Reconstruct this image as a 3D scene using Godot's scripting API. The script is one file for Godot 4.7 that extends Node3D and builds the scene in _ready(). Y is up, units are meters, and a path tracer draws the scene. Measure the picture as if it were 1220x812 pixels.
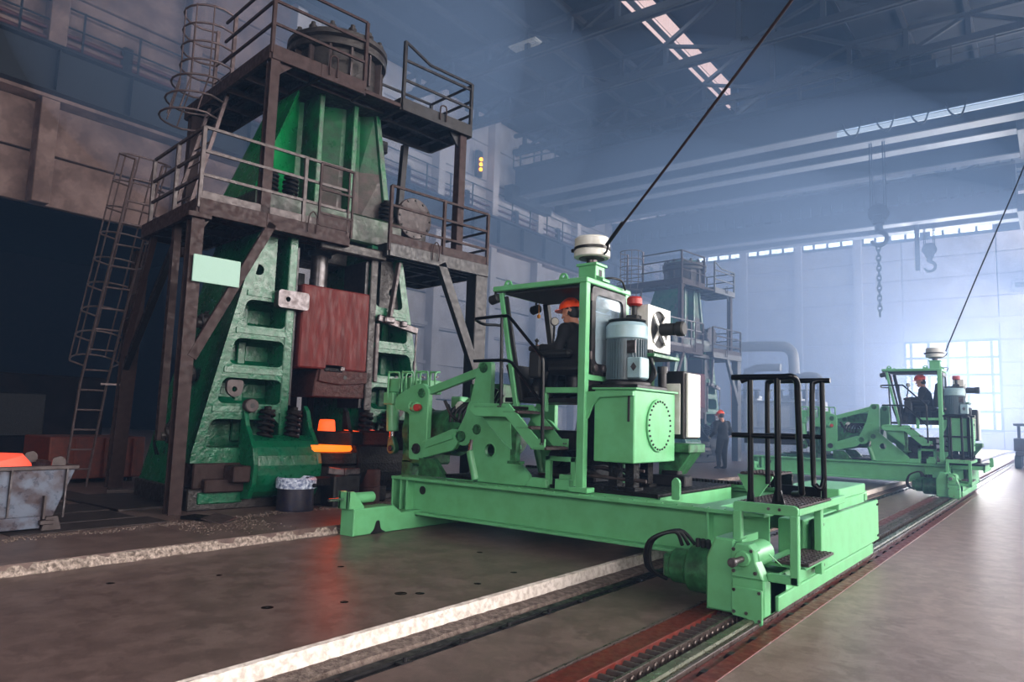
extends Node3D
# A forging hall: a steam hammer, two rail-bound manipulators, travelling cranes and smoke.
# x runs towards the right-hand bay, -z down the hall along the manipulator rails, y up, metres.

const UP := Vector3.UP
const V0 := Vector3.ZERO
var M := {}
var noise_cache := {}

class G:
	# collects triangles; every face is given counter-clockwise as seen from outside
	var v := PackedVector3Array()
	var n := PackedVector3Array()
	func tri(a: Vector3, b: Vector3, c: Vector3) -> void:
		var m := (b - a).cross(c - a).normalized()
		v.append(a); v.append(c); v.append(b)
		n.append(m); n.append(m); n.append(m)
	func quad(a: Vector3, b: Vector3, c: Vector3, d: Vector3) -> void:
		tri(a, b, c)
		tri(a, c, d)
	func squad(a: Vector3, b: Vector3, c: Vector3, d: Vector3, na: Vector3, nb: Vector3, nc: Vector3, nd: Vector3) -> void:
		v.append(a); v.append(c); v.append(b)
		n.append(na); n.append(nc); n.append(nb)
		v.append(a); v.append(d); v.append(c)
		n.append(na); n.append(nd); n.append(nc)
	func box(c: Vector3, s: Vector3, bev := 0.0, b := Basis()) -> G:
		var h := s * 0.5
		var t := minf(bev, minf(h.x, minf(h.y, h.z)) * 0.9)
		for ax in 3:
			for sg in [-1.0, 1.0]:
				var u := (ax + 1) % 3
				var w := (ax + 2) % 3
				var p := []
				for q in [[-1, -1], [1, -1], [1, 1], [-1, 1]]:
					var e := Vector3.ZERO
					e[ax] = sg * h[ax]
					e[u] = q[0] * (h[u] - t)
					e[w] = q[1] * (h[w] - t)
					p.append(c + b * e)
				if sg < 0:
					p.reverse()
				quad(p[0], p[1], p[2], p[3])
		if t > 0.0:
			for ax in 3:
				var u := (ax + 1) % 3
				var w := (ax + 2) % 3
				for su in [-1.0, 1.0]:
					for sw in [-1.0, 1.0]:
						var e := [Vector3.ZERO, Vector3.ZERO, Vector3.ZERO, Vector3.ZERO]
						for k in 4:
							var f := Vector3.ZERO
							f[ax] = (h[ax] - t) * (-1.0 if k == 0 or k == 3 else 1.0)
							f[u] = su * (h[u] if k < 2 else h[u] - t)
							f[w] = sw * (h[w] - t if k < 2 else h[w])
							e[k] = c + b * f
						if su * sw < 0:
							e.reverse()
						# e runs along the axis, then back on the other face
						quad(e[3], e[2], e[1], e[0]) if ((e[1] - e[0]).cross(e[2] - e[0])).dot(e[0] + e[2] - c * 2.0) < 0 else quad(e[0], e[1], e[2], e[3])
			for sx in [-1.0, 1.0]:
				for sy in [-1.0, 1.0]:
					for sz in [-1.0, 1.0]:
						var p1 := c + b * Vector3(sx * h.x, sy * (h.y - t), sz * (h.z - t))
						var p2 := c + b * Vector3(sx * (h.x - t), sy * h.y, sz * (h.z - t))
						var p3 := c + b * Vector3(sx * (h.x - t), sy * (h.y - t), sz * h.z)
						if sx * sy * sz > 0:
							tri(p1, p2, p3)
						else:
							tri(p1, p3, p2)
		return self
	func span(lo: Vector3, hi: Vector3, bev := 0.0) -> G:
		return box((lo + hi) * 0.5, (hi - lo).abs(), bev)
	func bar(a: Vector3, b: Vector3, w: float, h: float, up := Vector3.UP, bev := 0.0) -> G:
		# a straight bar from a to b; w across, h along «up»
		var z := (b - a).normalized()
		var x := up.cross(z)
		if x.length() < 0.01:
			x = Vector3.RIGHT.cross(z) if absf(z.x) < 0.9 else Vector3.BACK.cross(z)
		x = x.normalized()
		return box((a + b) * 0.5, Vector3(w, h, a.distance_to(b)), bev, Basis(x, z.cross(x), z))
	func ibeam(a: Vector3, b: Vector3, w: float, h: float, t := 0.02, up := Vector3.UP) -> G:
		var z := (b - a).normalized()
		var x := up.cross(z).normalized()
		var y := z.cross(x)
		bar(a, b, t, h - t * 2.0, y)
		bar(a + y * (h - t) * 0.5, b + y * (h - t) * 0.5, w, t, y)
		bar(a - y * (h - t) * 0.5, b - y * (h - t) * 0.5, w, t, y)
		return self
	func tube(pts: Array, r: float, k := 8, caps := true, r2 := -1.0) -> G:
		var m := pts.size()
		var rings := []
		var prev := Vector3.ZERO
		for i in m:
			var p: Vector3 = pts[i]
			var d0: Vector3 = (p - pts[i - 1]).normalized() if i > 0 else Vector3.ZERO
			var d1: Vector3 = (pts[i + 1] - p).normalized() if i < m - 1 else Vector3.ZERO
			var d := (d0 + d1).normalized()
			var x := prev - d * prev.dot(d)
			if x.length() < 0.05:
				x = d.cross(Vector3.UP if absf(d.y) < 0.9 else Vector3.RIGHT)
			x = x.normalized()
			prev = x
			var y := d.cross(x)
			var rr := r if r2 < 0 else lerpf(r, r2, float(i) / (m - 1))
			var stretch := 1.0
			if i > 0 and i < m - 1:
				stretch = 1.0 / maxf(0.6, sqrt(maxf(0.01, (1.0 + d0.dot(d1)) * 0.5)))
			var side := (d1 - d0)
			var ring := []
			for j in k:
				var a := TAU * j / k
				var o := x * cos(a) + y * sin(a)
				var q := o
				if side.length() > 0.01:
					var sd := (side - d * side.dot(d)).normalized()
					q = o + sd * o.dot(sd) * (stretch - 1.0)
				ring.append([p + q * rr, o])
			rings.append(ring)
		for i in m - 1:
			for j in k:
				var a = rings[i][j]
				var b = rings[i][(j + 1) % k]
				var c = rings[i + 1][(j + 1) % k]
				var d = rings[i + 1][j]
				squad(a[0], b[0], c[0], d[0], a[1], b[1], c[1], d[1])
		if caps:
			for j in k:
				tri(pts[0], rings[0][(j + 1) % k][0], rings[0][j][0])
				tri(pts[m - 1], rings[m - 1][j][0], rings[m - 1][(j + 1) % k][0])
		return self
	func lathe(prof: Array, k := 24, at := Transform3D()) -> G:
		# prof: Vector2(radius, height) from bottom to top, turned round the local y axis
		for i in prof.size() - 1:
			var a: Vector2 = prof[i]
			var b: Vector2 = prof[i + 1]
			var e := b - a
			if e.length() < 1e-6:
				continue
			var sl := Vector2(e.y, -e.x).normalized()
			for j in k:
				var t0 := TAU * j / k
				var t1 := TAU * (j + 1) / k
				var d0 := Vector3(cos(t0), 0, -sin(t0))
				var d1 := Vector3(cos(t1), 0, -sin(t1))
				var n0 := at.basis * (d0 * sl.x + Vector3.UP * sl.y)
				var n1 := at.basis * (d1 * sl.x + Vector3.UP * sl.y)
				var p0 := at * (d0 * a.x + Vector3.UP * a.y)
				var p1 := at * (d1 * a.x + Vector3.UP * a.y)
				var p2 := at * (d1 * b.x + Vector3.UP * b.y)
				var p3 := at * (d0 * b.x + Vector3.UP * b.y)
				squad(p0, p1, p2, p3, n0, n1, n1, n0)
		return self
	func cyl(a: Vector3, b: Vector3, r: float, k := 20, bev := 0.0) -> G:
		# a closed cylinder from a to b, its rims chamfered
		var y := (b - a).normalized()
		var x := y.cross(Vector3.UP if absf(y.y) < 0.9 else Vector3.RIGHT).normalized()
		var l := a.distance_to(b)
		var t := minf(bev, minf(r, l) * 0.4)
		var pr := [Vector2(0, 0), Vector2(r - t, 0), Vector2(r, t), Vector2(r, l - t), Vector2(r - t, l), Vector2(0, l)] if t > 0 else [Vector2(0, 0), Vector2(r, 0), Vector2(r, l), Vector2(0, l)]
		return lathe(pr, k, Transform3D(Basis(x, y, x.cross(y)), a))
	func prism(poly: PackedVector2Array, d0: float, d1: float, at := Transform3D(), bev := 0.0) -> G:
		# a polygon in the local xy plane, extruded along local z from d0 to d1
		var p := poly
		if Geometry2D.is_polygon_clockwise(p):
			p = p.duplicate()
			p.reverse()
		var inner := p
		var t := bev
		if t > 0:
			inner = PackedVector2Array()
			for i in p.size():
				var a := (p[i] - p[i - 1]).normalized()
				var b := (p[(i + 1) % p.size()] - p[i]).normalized()
				var na := Vector2(-a.y, a.x)
				var nb := Vector2(-b.y, b.x)
				var h := (na + nb).normalized()
				inner.append(p[i] + h * t / maxf(0.4, h.dot(na)))
		var idx := Geometry2D.triangulate_polygon(inner)
		for i in range(0, idx.size(), 3):
			var a := inner[idx[i]]
			var b := inner[idx[i + 1]]
			var c := inner[idx[i + 2]]
			if (b - a).cross(c - a) < 0:
				var s := b
				b = c
				c = s
			tri(at * Vector3(a.x, a.y, d1), at * Vector3(b.x, b.y, d1), at * Vector3(c.x, c.y, d1))
			tri(at * Vector3(a.x, a.y, d0), at * Vector3(c.x, c.y, d0), at * Vector3(b.x, b.y, d0))
		var m := p.size()
		for i in m:
			var j := (i + 1) % m
			quad(at * Vector3(p[i].x, p[i].y, d0 + t), at * Vector3(p[j].x, p[j].y, d0 + t), at * Vector3(p[j].x, p[j].y, d1 - t), at * Vector3(p[i].x, p[i].y, d1 - t))
			if t > 0:
				quad(at * Vector3(p[i].x, p[i].y, d1 - t), at * Vector3(p[j].x, p[j].y, d1 - t), at * Vector3(inner[j].x, inner[j].y, d1), at * Vector3(inner[i].x, inner[i].y, d1))
				quad(at * Vector3(inner[i].x, inner[i].y, d0), at * Vector3(inner[j].x, inner[j].y, d0), at * Vector3(p[j].x, p[j].y, d0 + t), at * Vector3(p[i].x, p[i].y, d0 + t))
		return self
	func add(o: G, at := Transform3D()) -> G:
		for i in o.v.size():
			v.append(at * o.v[i])
			n.append((at.basis * o.n[i]).normalized())
		return self
	func mesh() -> ArrayMesh:
		var a := []
		a.resize(Mesh.ARRAY_MAX)
		a[Mesh.ARRAY_VERTEX] = v
		a[Mesh.ARRAY_NORMAL] = n
		var m := ArrayMesh.new()
		m.add_surface_from_arrays(Mesh.PRIMITIVE_TRIANGLES, a)
		return m

func p2(a: Array) -> PackedVector2Array:
	var p := PackedVector2Array()
	for i in range(0, a.size(), 2):
		p.append(Vector2(a[i], a[i + 1]))
	return p

func disc2(c: Vector2, r: float, k := 20) -> PackedVector2Array:
	var p := PackedVector2Array()
	for i in k:
		p.append(c + Vector2.from_angle(TAU * i / k) * r)
	return p

func rounded(p: PackedVector2Array, r: float, k := 4) -> PackedVector2Array:
	# the same outline with its corners rounded
	var o := PackedVector2Array()
	for i in p.size():
		var a := p[i - 1] - p[i]
		var b := p[(i + 1) % p.size()] - p[i]
		var t := minf(r, minf(a.length(), b.length()) * 0.45)
		var s := p[i] + a.normalized() * t
		var e := p[i] + b.normalized() * t
		for j in k + 1:
			var f := float(j) / k
			o.append(s.lerp(p[i], f).lerp(p[i].lerp(e, f), f))
	return o

func rect2(x0: float, y0: float, x1: float, y1: float) -> PackedVector2Array:
	return p2([x0, y0, x1, y0, x1, y1, x0, y1])

# the frames that polygons are drawn in: XY extrudes along z, ZY (first coordinate is z) along x, XZ (second coordinate is z) along y
func T_xy() -> Transform3D: return Transform3D()
func T_zy() -> Transform3D: return Transform3D(Basis(Vector3(0, 0, 1), Vector3(0, 1, 0), Vector3(1, 0, 0)), V0)
func T_xz() -> Transform3D: return Transform3D(Basis(Vector3(1, 0, 0), Vector3(0, 0, 1), Vector3(0, 1, 0)), V0)

func v3(x: float, y: float, z: float) -> Vector3: return Vector3(x, y, z)

# ---- nodes
func numbered(called: String, parent: Node) -> String:
	if not parent.has_node(NodePath(called)):
		return called
	var key := str(parent.get_instance_id()) + called
	var i: int = noise_cache.get(key, 0)
	i += 1
	while parent.has_node(NodePath("%s_%03d" % [called, i])):
		i += 1
	noise_cache[key] = i
	return "%s_%03d" % [called, i]

func thing(called: String, label: String, category: String, at := V0, turn := 0.0, group := "") -> Node3D:
	var o := Node3D.new()
	o.name = numbered(called, self)
	add_child(o, true)
	o.position = at
	o.rotation.y = turn
	tag(o, label, category, group)
	return o

func tag(o: Node, label: String, category: String, group := "") -> void:
	if label: o.set_meta("label", label)
	if category: o.set_meta("category", category)
	if group: o.set_meta("group", group)

func obj(called: String, g: G, m: Material, parent: Node = self, shift := V0) -> MeshInstance3D:
	var o := MeshInstance3D.new()
	o.name = numbered(called, parent)
	o.mesh = g.mesh()
	o.material_override = m
	o.position = -shift
	parent.add_child(o, true)
	return o

func inst(called: String, mesh: Mesh, m: Material, parent: Node, at: Transform3D) -> MeshInstance3D:
	var o := MeshInstance3D.new()
	o.name = numbered(called, parent)
	o.mesh = mesh
	o.material_override = m
	o.transform = at
	parent.add_child(o, true)
	return o

func struct(called: String, g: G, m: Material, parent: Node = self) -> MeshInstance3D:
	var o := obj(called, g, m, parent)
	o.set_meta("kind", "structure")
	return o

func dup(root: Node3D, at: Vector3, label: String, group := "") -> Node3D:
	var r: Node3D = root.duplicate()
	r.name = numbered(root.name.rstrip("0123456789_"), self)
	add_child(r, true)
	r.position = at
	r.set_meta("label", label)
	if group: r.set_meta("group", group)
	return r

# ---- materials
func noise_tex(key: String, seed_: int, freq: float, octaves: int, lo: Color, hi: Color, mid := 0.5, size := 512, warp := 0.0, mids: Array = []) -> NoiseTexture2D:
	if noise_cache.has(key):
		return noise_cache[key]
	var f := FastNoiseLite.new()
	f.seed = seed_
	f.noise_type = FastNoiseLite.TYPE_SIMPLEX_SMOOTH
	f.frequency = freq
	f.fractal_type = FastNoiseLite.FRACTAL_FBM
	f.fractal_octaves = octaves
	f.fractal_gain = 0.6
	if warp > 0:
		f.domain_warp_enabled = true
		f.domain_warp_amplitude = warp
	var t := NoiseTexture2D.new()
	t.width = size
	t.height = size
	t.seamless = true
	t.noise = f
	var r := Gradient.new()
	r.offsets = PackedFloat32Array([maxf(0.0, mid - 0.3), minf(1.0, mid + 0.3)])
	r.colors = PackedColorArray([lo, hi])
	for q in mids:
		r.add_point(q[0], q[1])
	t.color_ramp = r
	noise_cache[key] = t
	return t

func grey(a: float) -> Color: return Color(a, a, a)

func mat(key: String, c: Color, rough := 0.5, metal := 0.0, tex: Texture2D = null, scale := 1.0, rough_tex: Texture2D = null, relief := 0.0, relief_tex: Texture2D = null) -> StandardMaterial3D:
	var m := StandardMaterial3D.new()
	m.resource_name = key
	m.albedo_color = c
	m.roughness = rough
	m.metallic = metal
	m.uv1_triplanar = true
	m.uv1_scale = Vector3.ONE * scale
	if tex: m.albedo_texture = tex
	if rough_tex:
		m.roughness_texture = rough_tex
		m.roughness_texture_channel = BaseMaterial3D.TEXTURE_CHANNEL_RED
	if relief > 0:
		m.heightmap_enabled = true
		m.heightmap_scale = relief
		m.heightmap_texture = relief_tex
	M[key] = m
	return m

func glow(key: String, c: Color, e: float, base := Color(0.1, 0.1, 0.1)) -> StandardMaterial3D:
	var m := StandardMaterial3D.new()
	m.resource_name = key
	m.albedo_color = base
	m.roughness = 0.6
	m.emission_enabled = true
	m.emission = c
	m.emission_energy_multiplier = e
	M[key] = m
	return m

func area(called: String, at: Vector3, to: Vector3, size: Vector2, c: Color, e: float) -> void:
	var l := AreaLight3D.new()
	l.name = called
	l.area_size = size
	l.light_color = c
	l.light_energy = e
	l.area_range = 200.0
	l.area_attenuation = 2.0
	l.shadow_enabled = true
	add_child(l)
	l.look_at_from_position(at, to, UP if absf((to - at).normalized().y) < 0.95 else Vector3.RIGHT)

func materials() -> void:
	var dirt := noise_tex("dirt", 3, 0.006, 5, Color(0.93, 0.92, 0.89), Color(1, 1, 1), 0.42)
	var worn := noise_tex("worn", 8, 0.012, 6, Color(0.62, 0.58, 0.56), Color(1, 1, 1), 0.45, 512, 20.0)
	var fine := noise_tex("fine", 5, 0.06, 4, grey(0.35), grey(1.0), 0.5)
	var ruff := noise_tex("ruff", 11, 0.02, 5, grey(0.55), grey(1.0), 0.5)
	var rusty := noise_tex("rusty", 21, 0.014, 6, Color(0.78, 0.72, 0.7), Color(1.0, 0.97, 0.96), 0.5, 512, 30.0, [[0.5, Color(0.9, 0.85, 0.83)]])
	var cast := noise_tex("cast", 31, 0.03, 4, grey(0.2), grey(0.8), 0.5)
	mat("mach_green", Color(0.39, 0.68, 0.47), 0.36, 0.0, dirt, 0.8)
	mat("mach_green_dark", Color(0.22, 0.46, 0.29), 0.5, 0.0, worn, 1.2, ruff)
	mat("ham_green", Color(0.0, 0.34, 0.225), 0.42, 0.0, noise_tex("hamp", 41, 0.02, 6, Color(0.72, 0.76, 0.7), Color(1, 1, 1), 0.4, 512, 20.0), 0.7, ruff, 0.22, cast)
	mat("ham_top", Color(0.02, 0.43, 0.22), 0.4, 0.0, noise_tex("hamtop", 44, 0.006, 5, Color(0.8, 0.72, 0.75), Color(1, 1, 1), 0.42, 512, 30.0), 0.35, ruff, 0.3, cast)
	mat("ham_fade", Color(1, 1, 1), 0.45, 0.05, noise_tex("hamfade", 48, 0.012, 5, Color(0.02, 0.34, 0.18), Color(0.2, 0.2, 0.17), 0.6, 512, 30.0), 0.5, ruff, 0.3, cast)
	mat("ham_brown", Color(0.3, 0.24, 0.235), 0.6, 0.0, noise_tex("hambrown", 49, 0.012, 5, Color(0.55, 0.75, 0.6), Color(1, 1, 1), 0.38, 512, 30.0), 0.6, ruff, 0.3, cast)
	mat("ham_dust", Color(0.13, 0.2, 0.155), 0.55, 0.1, noise_tex("hamdust", 46, 0.006, 5, Color(1.0, 0.72, 0.75), Color(0.55, 1.0, 0.7), 0.5, 512, 30.0), 0.5, ruff, 0.3, cast)
	mat("ham_soot", Color(0.2, 0.18, 0.175), 0.6, 0.2, worn, 0.9, ruff, 0.6, cast)
	mat("steel_brown", Color(0.22, 0.172, 0.172), 0.75, 0.05, rusty, 0.9, ruff)
	mat("steel_grey", Color(0.27, 0.24, 0.245), 0.6, 0.2, rusty, 1.1, ruff)
	mat("ladder_steel", Color(0.4, 0.36, 0.37), 0.4, 0.4, rusty, 1.1)
	mat("steel_dark", Color(0.13, 0.12, 0.13), 0.55, 0.3, worn, 1.0, ruff)
	mat("ram_rust", Color(0.36, 0.14, 0.13), 0.8, 0.0, noise_tex("ram", 91, 0.008, 5, Color(0.82, 0.79, 0.79), Color(1, 1, 1), 0.45, 512, 15.0), 0.7, ruff, 0.15, cast)
	M.ram_rust.uv1_scale = Vector3(1.2, 0.25, 1.2)
	mat("rod_steel", Color(0.33, 0.32, 0.33), 0.3, 0.6, worn, 1.0)
	mat("die_rust", Color(0.25, 0.145, 0.135), 0.75, 0.0, rusty, 1.3, ruff, 0.3, cast)
	mat("forge_black", Color(0.075, 0.065, 0.065), 0.7, 0.2, worn, 1.4, ruff, 0.8, cast)
	mat("chrome", Color(0.8, 0.8, 0.8), 0.18, 1.0)
	mat("bright_steel", Color(0.4, 0.38, 0.39), 0.4, 0.7, worn, 1.5)
	mat("rubber", Color(0.025, 0.025, 0.028), 0.55)
	mat("rail_black", Color(0.05, 0.055, 0.06), 0.3, 0.5, fine, 2.0)
	mat("cab_dark", Color(0.09, 0.095, 0.1), 0.6)
	mat("white_paint", Color(0.82, 0.82, 0.8), 0.4, 0.0, dirt, 1.5)
	mat("grey_paint", Color(0.33, 0.41, 0.45), 0.4, 0.0, dirt, 1.5)
	mat("pale_blue", Color(0.55, 0.66, 0.7), 0.4, 0.0, dirt, 1.5)
	mat("red_paint", Color(0.6, 0.11, 0.08), 0.45, 0.0, dirt, 1.5)
	mat("track_red", Color(0.42, 0.16, 0.12), 0.55, 0.2, rusty, 1.2, ruff)
	mat("track_steel", Color(0.4, 0.37, 0.36), 0.42, 0.6, rusty, 1.0, ruff)
	mat("rail_green", Color(0.42, 0.45, 0.38), 0.4, 0.6, rusty, 1.0, ruff)
	mat("bin", Color(0.34, 0.37, 0.43), 0.45, 0.3, noise_tex("binp", 81, 0.01, 5, Color(0.62, 0.42, 0.38), Color(1, 1, 1), 0.36, 512, 20.0), 0.8, ruff)
	mat("bucket_dark", Color(0.16, 0.15, 0.2), 0.5, 0.3, noise_tex("buck", 83, 0.02, 5, Color(0.2, 0.4, 1.0), Color(1, 0.95, 0.9), 0.28, 256, 20.0), 1.5, ruff)
	mat("bucket_white", Color(0.85, 0.88, 0.92), 0.5, 0.0, noise_tex("buckw", 85, 0.03, 5, Color(0.1, 0.16, 0.35), Color(1, 1, 1), 0.42, 256, 20.0), 2.5, ruff)
	mat("sign_mint", Color(0.5, 0.64, 0.58), 0.5)
	mat("orange_box", Color(0.34, 0.11, 0.03), 0.6, 0.0, rusty, 0.8)
	mat("concrete_mid", Color(0.44, 0.365, 0.345), 0.38, 0.0, noise_tex("conc1", 51, 0.02, 7, Color(0.72, 0.7, 0.69), Color(1, 1, 1), 0.48, 1024, 60.0), 0.16)
	mat("concrete_right", Color(0.51, 0.44, 0.41), 0.42, 0.0, noise_tex("conc2", 57, 0.022, 7, Color(0.76, 0.73, 0.71), Color(1, 1, 1), 0.46, 1024, 60.0), 0.16)
	mat("curb_white", Color(0.86, 0.82, 0.79), 0.8, 0.0, noise_tex("curb", 61, 0.03, 6, Color(0.74, 0.71, 0.68), Color(1, 1, 1), 0.34, 512, 20.0), 0.8, null, 0.7, cast)
	mat("rubble", Color(0.5, 0.44, 0.41), 0.9, 0.0, worn, 2.0, null, 1.5, cast)
	mat("wall_pale", Color(0.84, 0.8, 0.78), 0.8, 0.0, noise_tex("wall", 71, 0.008, 6, Color(0.88, 0.86, 0.84), Color(1, 1, 1), 0.45, 512, 30.0), 0.12)
	mat("wall_stain", Color(0.62, 0.51, 0.47), 0.85, 0.0, noise_tex("wall2", 73, 0.008, 6, Color(0.72, 0.69, 0.67), Color(1, 1, 1), 0.5, 512, 40.0), 0.12)
	mat("shade_dark", Color(0.075, 0.06, 0.06), 0.9, 0.0, worn, 0.3)  # near-black colour carries the unlit bay's shade and the hooks' silhouettes
	M.shade_dark.metallic_specular = 0.1
	M.ham_green.metallic_specular = 0.5
	M.ham_green.heightmap_scale = 0.4
	for k in ["ram_rust", "die_rust", "steel_brown", "forge_black"]:
		M[k].metallic_specular = 0.3
	mat("roof_grey", Color(0.12, 0.12, 0.135), 0.85, 0.0, dirt, 0.2)
	mat("truss", Color(0.2, 0.2, 0.21), 0.6, 0.2)
	mat("crane_blue", Color(0.12, 0.13, 0.15), 0.6, 0.0, dirt, 0.2)
	mat("plate_steel", Color(0.21, 0.175, 0.175), 0.55, 0.1, worn, 0.7)
	mat("curb_rough", Color(0.7, 0.64, 0.6), 0.9, 0.0, noise_tex("curbr", 63, 0.05, 5, Color(0.25, 0.22, 0.2), Color(1, 1, 1), 0.42, 512, 20.0), 1.0, null, 1.2, cast)
	mat("frame_grey", Color(0.3, 0.31, 0.33), 0.6)
	mat("flange_lit", Color(0.42, 0.43, 0.45), 0.6)  # pale colour stands in for light caught along the girder flanges
	mat("pipe_white", Color(0.62, 0.61, 0.6), 0.5, 0.2, dirt, 0.5)
	mat("pink_pipe", Color(0.36, 0.16, 0.15), 0.6)
	mat("cloth_navy", Color(0.03, 0.036, 0.055), 0.85)
	M.cloth_navy.rim_enabled = true
	M.cloth_navy.rim = 0.3
	mat("skin", Color(0.72, 0.5, 0.4), 0.5)
	mat("helmet", Color(0.95, 0.3, 0.08), 0.28)
	mat("hair", Color(0.05, 0.035, 0.03), 0.7)
	mat("glove", Color(0.75, 0.7, 0.6), 0.8)
	mat("yellow_paint", Color(0.85, 0.55, 0.1), 0.5)
	glow("hot_orange", Color(1.0, 0.3, 0.08), 1.8, Color(0.3, 0.1, 0.05))
	glow("hot_yellow", Color(1.0, 0.42, 0.08), 2.0, Color(0.3, 0.1, 0.05))
	glow("hot_red", Color(1.0, 0.24, 0.1), 0.9, Color(0.7, 0.35, 0.3))
	glow("amber", Color(1.0, 0.6, 0.0), 10.0)
	glow("daylight", Color(0.93, 0.97, 1.0), 3.5)
	glow("bay_daylight", Color(0.95, 0.97, 1.0), 0.6)  # also on the far and front panes, which are added
	glow("skylight", Color(1.0, 0.86, 0.84), 0.8)
	glow("band_glow", Color(0.85, 0.92, 1.0), 0.6)  # glow of the added bright band below the crane girder
	var gl := StandardMaterial3D.new()
	gl.resource_name = "glass"
	gl.albedo_color = Color(0.75, 0.85, 0.9, 0.22)
	gl.transparency = BaseMaterial3D.TRANSPARENCY_ALPHA
	gl.roughness = 0.08
	M.glass = gl

func setup() -> void:
	var cam := Camera3D.new()
	cam.name = "camera"
	cam.fov = rad_to_deg(2.0 * atan(406.0 / 851.12))
	cam.near = 0.05
	cam.far = 400.0
	cam.rotation_order = EULER_ORDER_YXZ
	cam.position = v3(0, 1.4, 0)
	cam.rotation = v3(deg_to_rad(6.3046), deg_to_rad(37.4007), deg_to_rad(1.8069))
	add_child(cam)
	cam.current = true
	var we := WorldEnvironment.new()
	we.name = "world"
	var e := Environment.new()
	var sky := Sky.new()
	var sm := ProceduralSkyMaterial.new()
	sm.sky_top_color = Color(0.45, 0.6, 0.85)
	sm.sky_horizon_color = Color(0.85, 0.9, 0.95)
	sm.ground_bottom_color = Color(0.3, 0.3, 0.3)
	sm.ground_horizon_color = Color(0.6, 0.62, 0.65)
	sm.sky_energy_multiplier = 1.0
	sky.sky_material = sm
	e.sky = sky
	e.background_mode = Environment.BG_SKY
	e.tonemap_mode = Environment.TONE_MAPPER_LINEAR
	e.tonemap_exposure = 1.15
	e.sdfgi_enabled = true
	e.ssao_enabled = true
	e.ssil_enabled = true
	e.volumetric_fog_enabled = true
	e.volumetric_fog_density = 0.0035
	e.volumetric_fog_albedo = Color(0.58, 0.76, 1.0)
	e.volumetric_fog_anisotropy = 0.25
	we.environment = e
	add_child(we)
	# daylight: the right-hand bay's big windows, the gable window, the roof monitor; far bay and front lights are added
	area("bay_window_light", v3(13.9, 7.0, -13.0), v3(-10, 5.0, -13), Vector2(34, 9.5), Color(1.0, 0.965, 0.94), 1450.0)
	area("added_far_haze_light", v3(13.9, 9.0, -57.0), v3(-30, 6, -57), Vector2(42, 13), Color(1.0, 0.985, 0.98), 2900.0)  # added to brighten the far haze, no source seen there
	area("added_front_fill", v3(1.0, 6.0, 15.3), v3(-1, 3.5, -10), Vector2(16, 8), Color(1.0, 0.97, 0.95), 450.0)  # added fill for the faces turned towards the camera
	area("gable_window_light", v3(-8.0, 6.2, -79.4), v3(-8, 5, 0), Vector2(7.8, 8.5), Color(1.0, 0.99, 0.98), 1600.0)
	area("gable_strip_light", v3(-19, 21.2, -79.3), v3(-19, 15, 0), Vector2(29, 0.7), Color(0.9, 0.95, 1.0), 150.0)
	area("monitor_light", v3(-18.0, 25.3, -36), v3(-5, 12, -36), Vector2(44, 2.2), Color(0.85, 0.92, 1.0), 110.0)

func _ready() -> void:
	setup()
	materials()
	hall()
	build_all()

func noisy(x: float, s: float) -> float:
	# a repeatable value between -1 and 1
	return fposmod(sin(x * 12.9898 + s * 78.233) * 43758.5453, 1.0) * 2.0 - 1.0

func rough_edge(x0: float, x1: float, y0: float, y1: float, z0: float, z1: float, step: float, amp: float, sd: float) -> G:
	# a worn concrete kerb along z: top from x0 (back) to x1 (edge), face down to y0
	var g := G.new()
	var k := int(absf(z1 - z0) / step)
	var rows := []
	for i in k + 1:
		var z := lerpf(z0, z1, float(i) / k)
		var a := noisy(i, sd) * amp
		var b := noisy(i, sd + 3.0) * amp
		var c := noisy(floorf(i * 0.23), sd + 5.0) * amp
		rows.append([v3(x0, y1 + 0.002, z), v3(x1 - amp + a + c, y1 - absf(b) * 0.6, z), v3(x1 + b * 0.8 + c, lerpf(y0, y1, 0.55) + a * 0.6, z), v3(x1 + amp * 0.6 + a, y0, z)])
	for i in k:
		for j in 3:
			g.quad(rows[i][j], rows[i][j + 1], rows[i + 1][j + 1], rows[i + 1][j])
	return g

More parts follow.
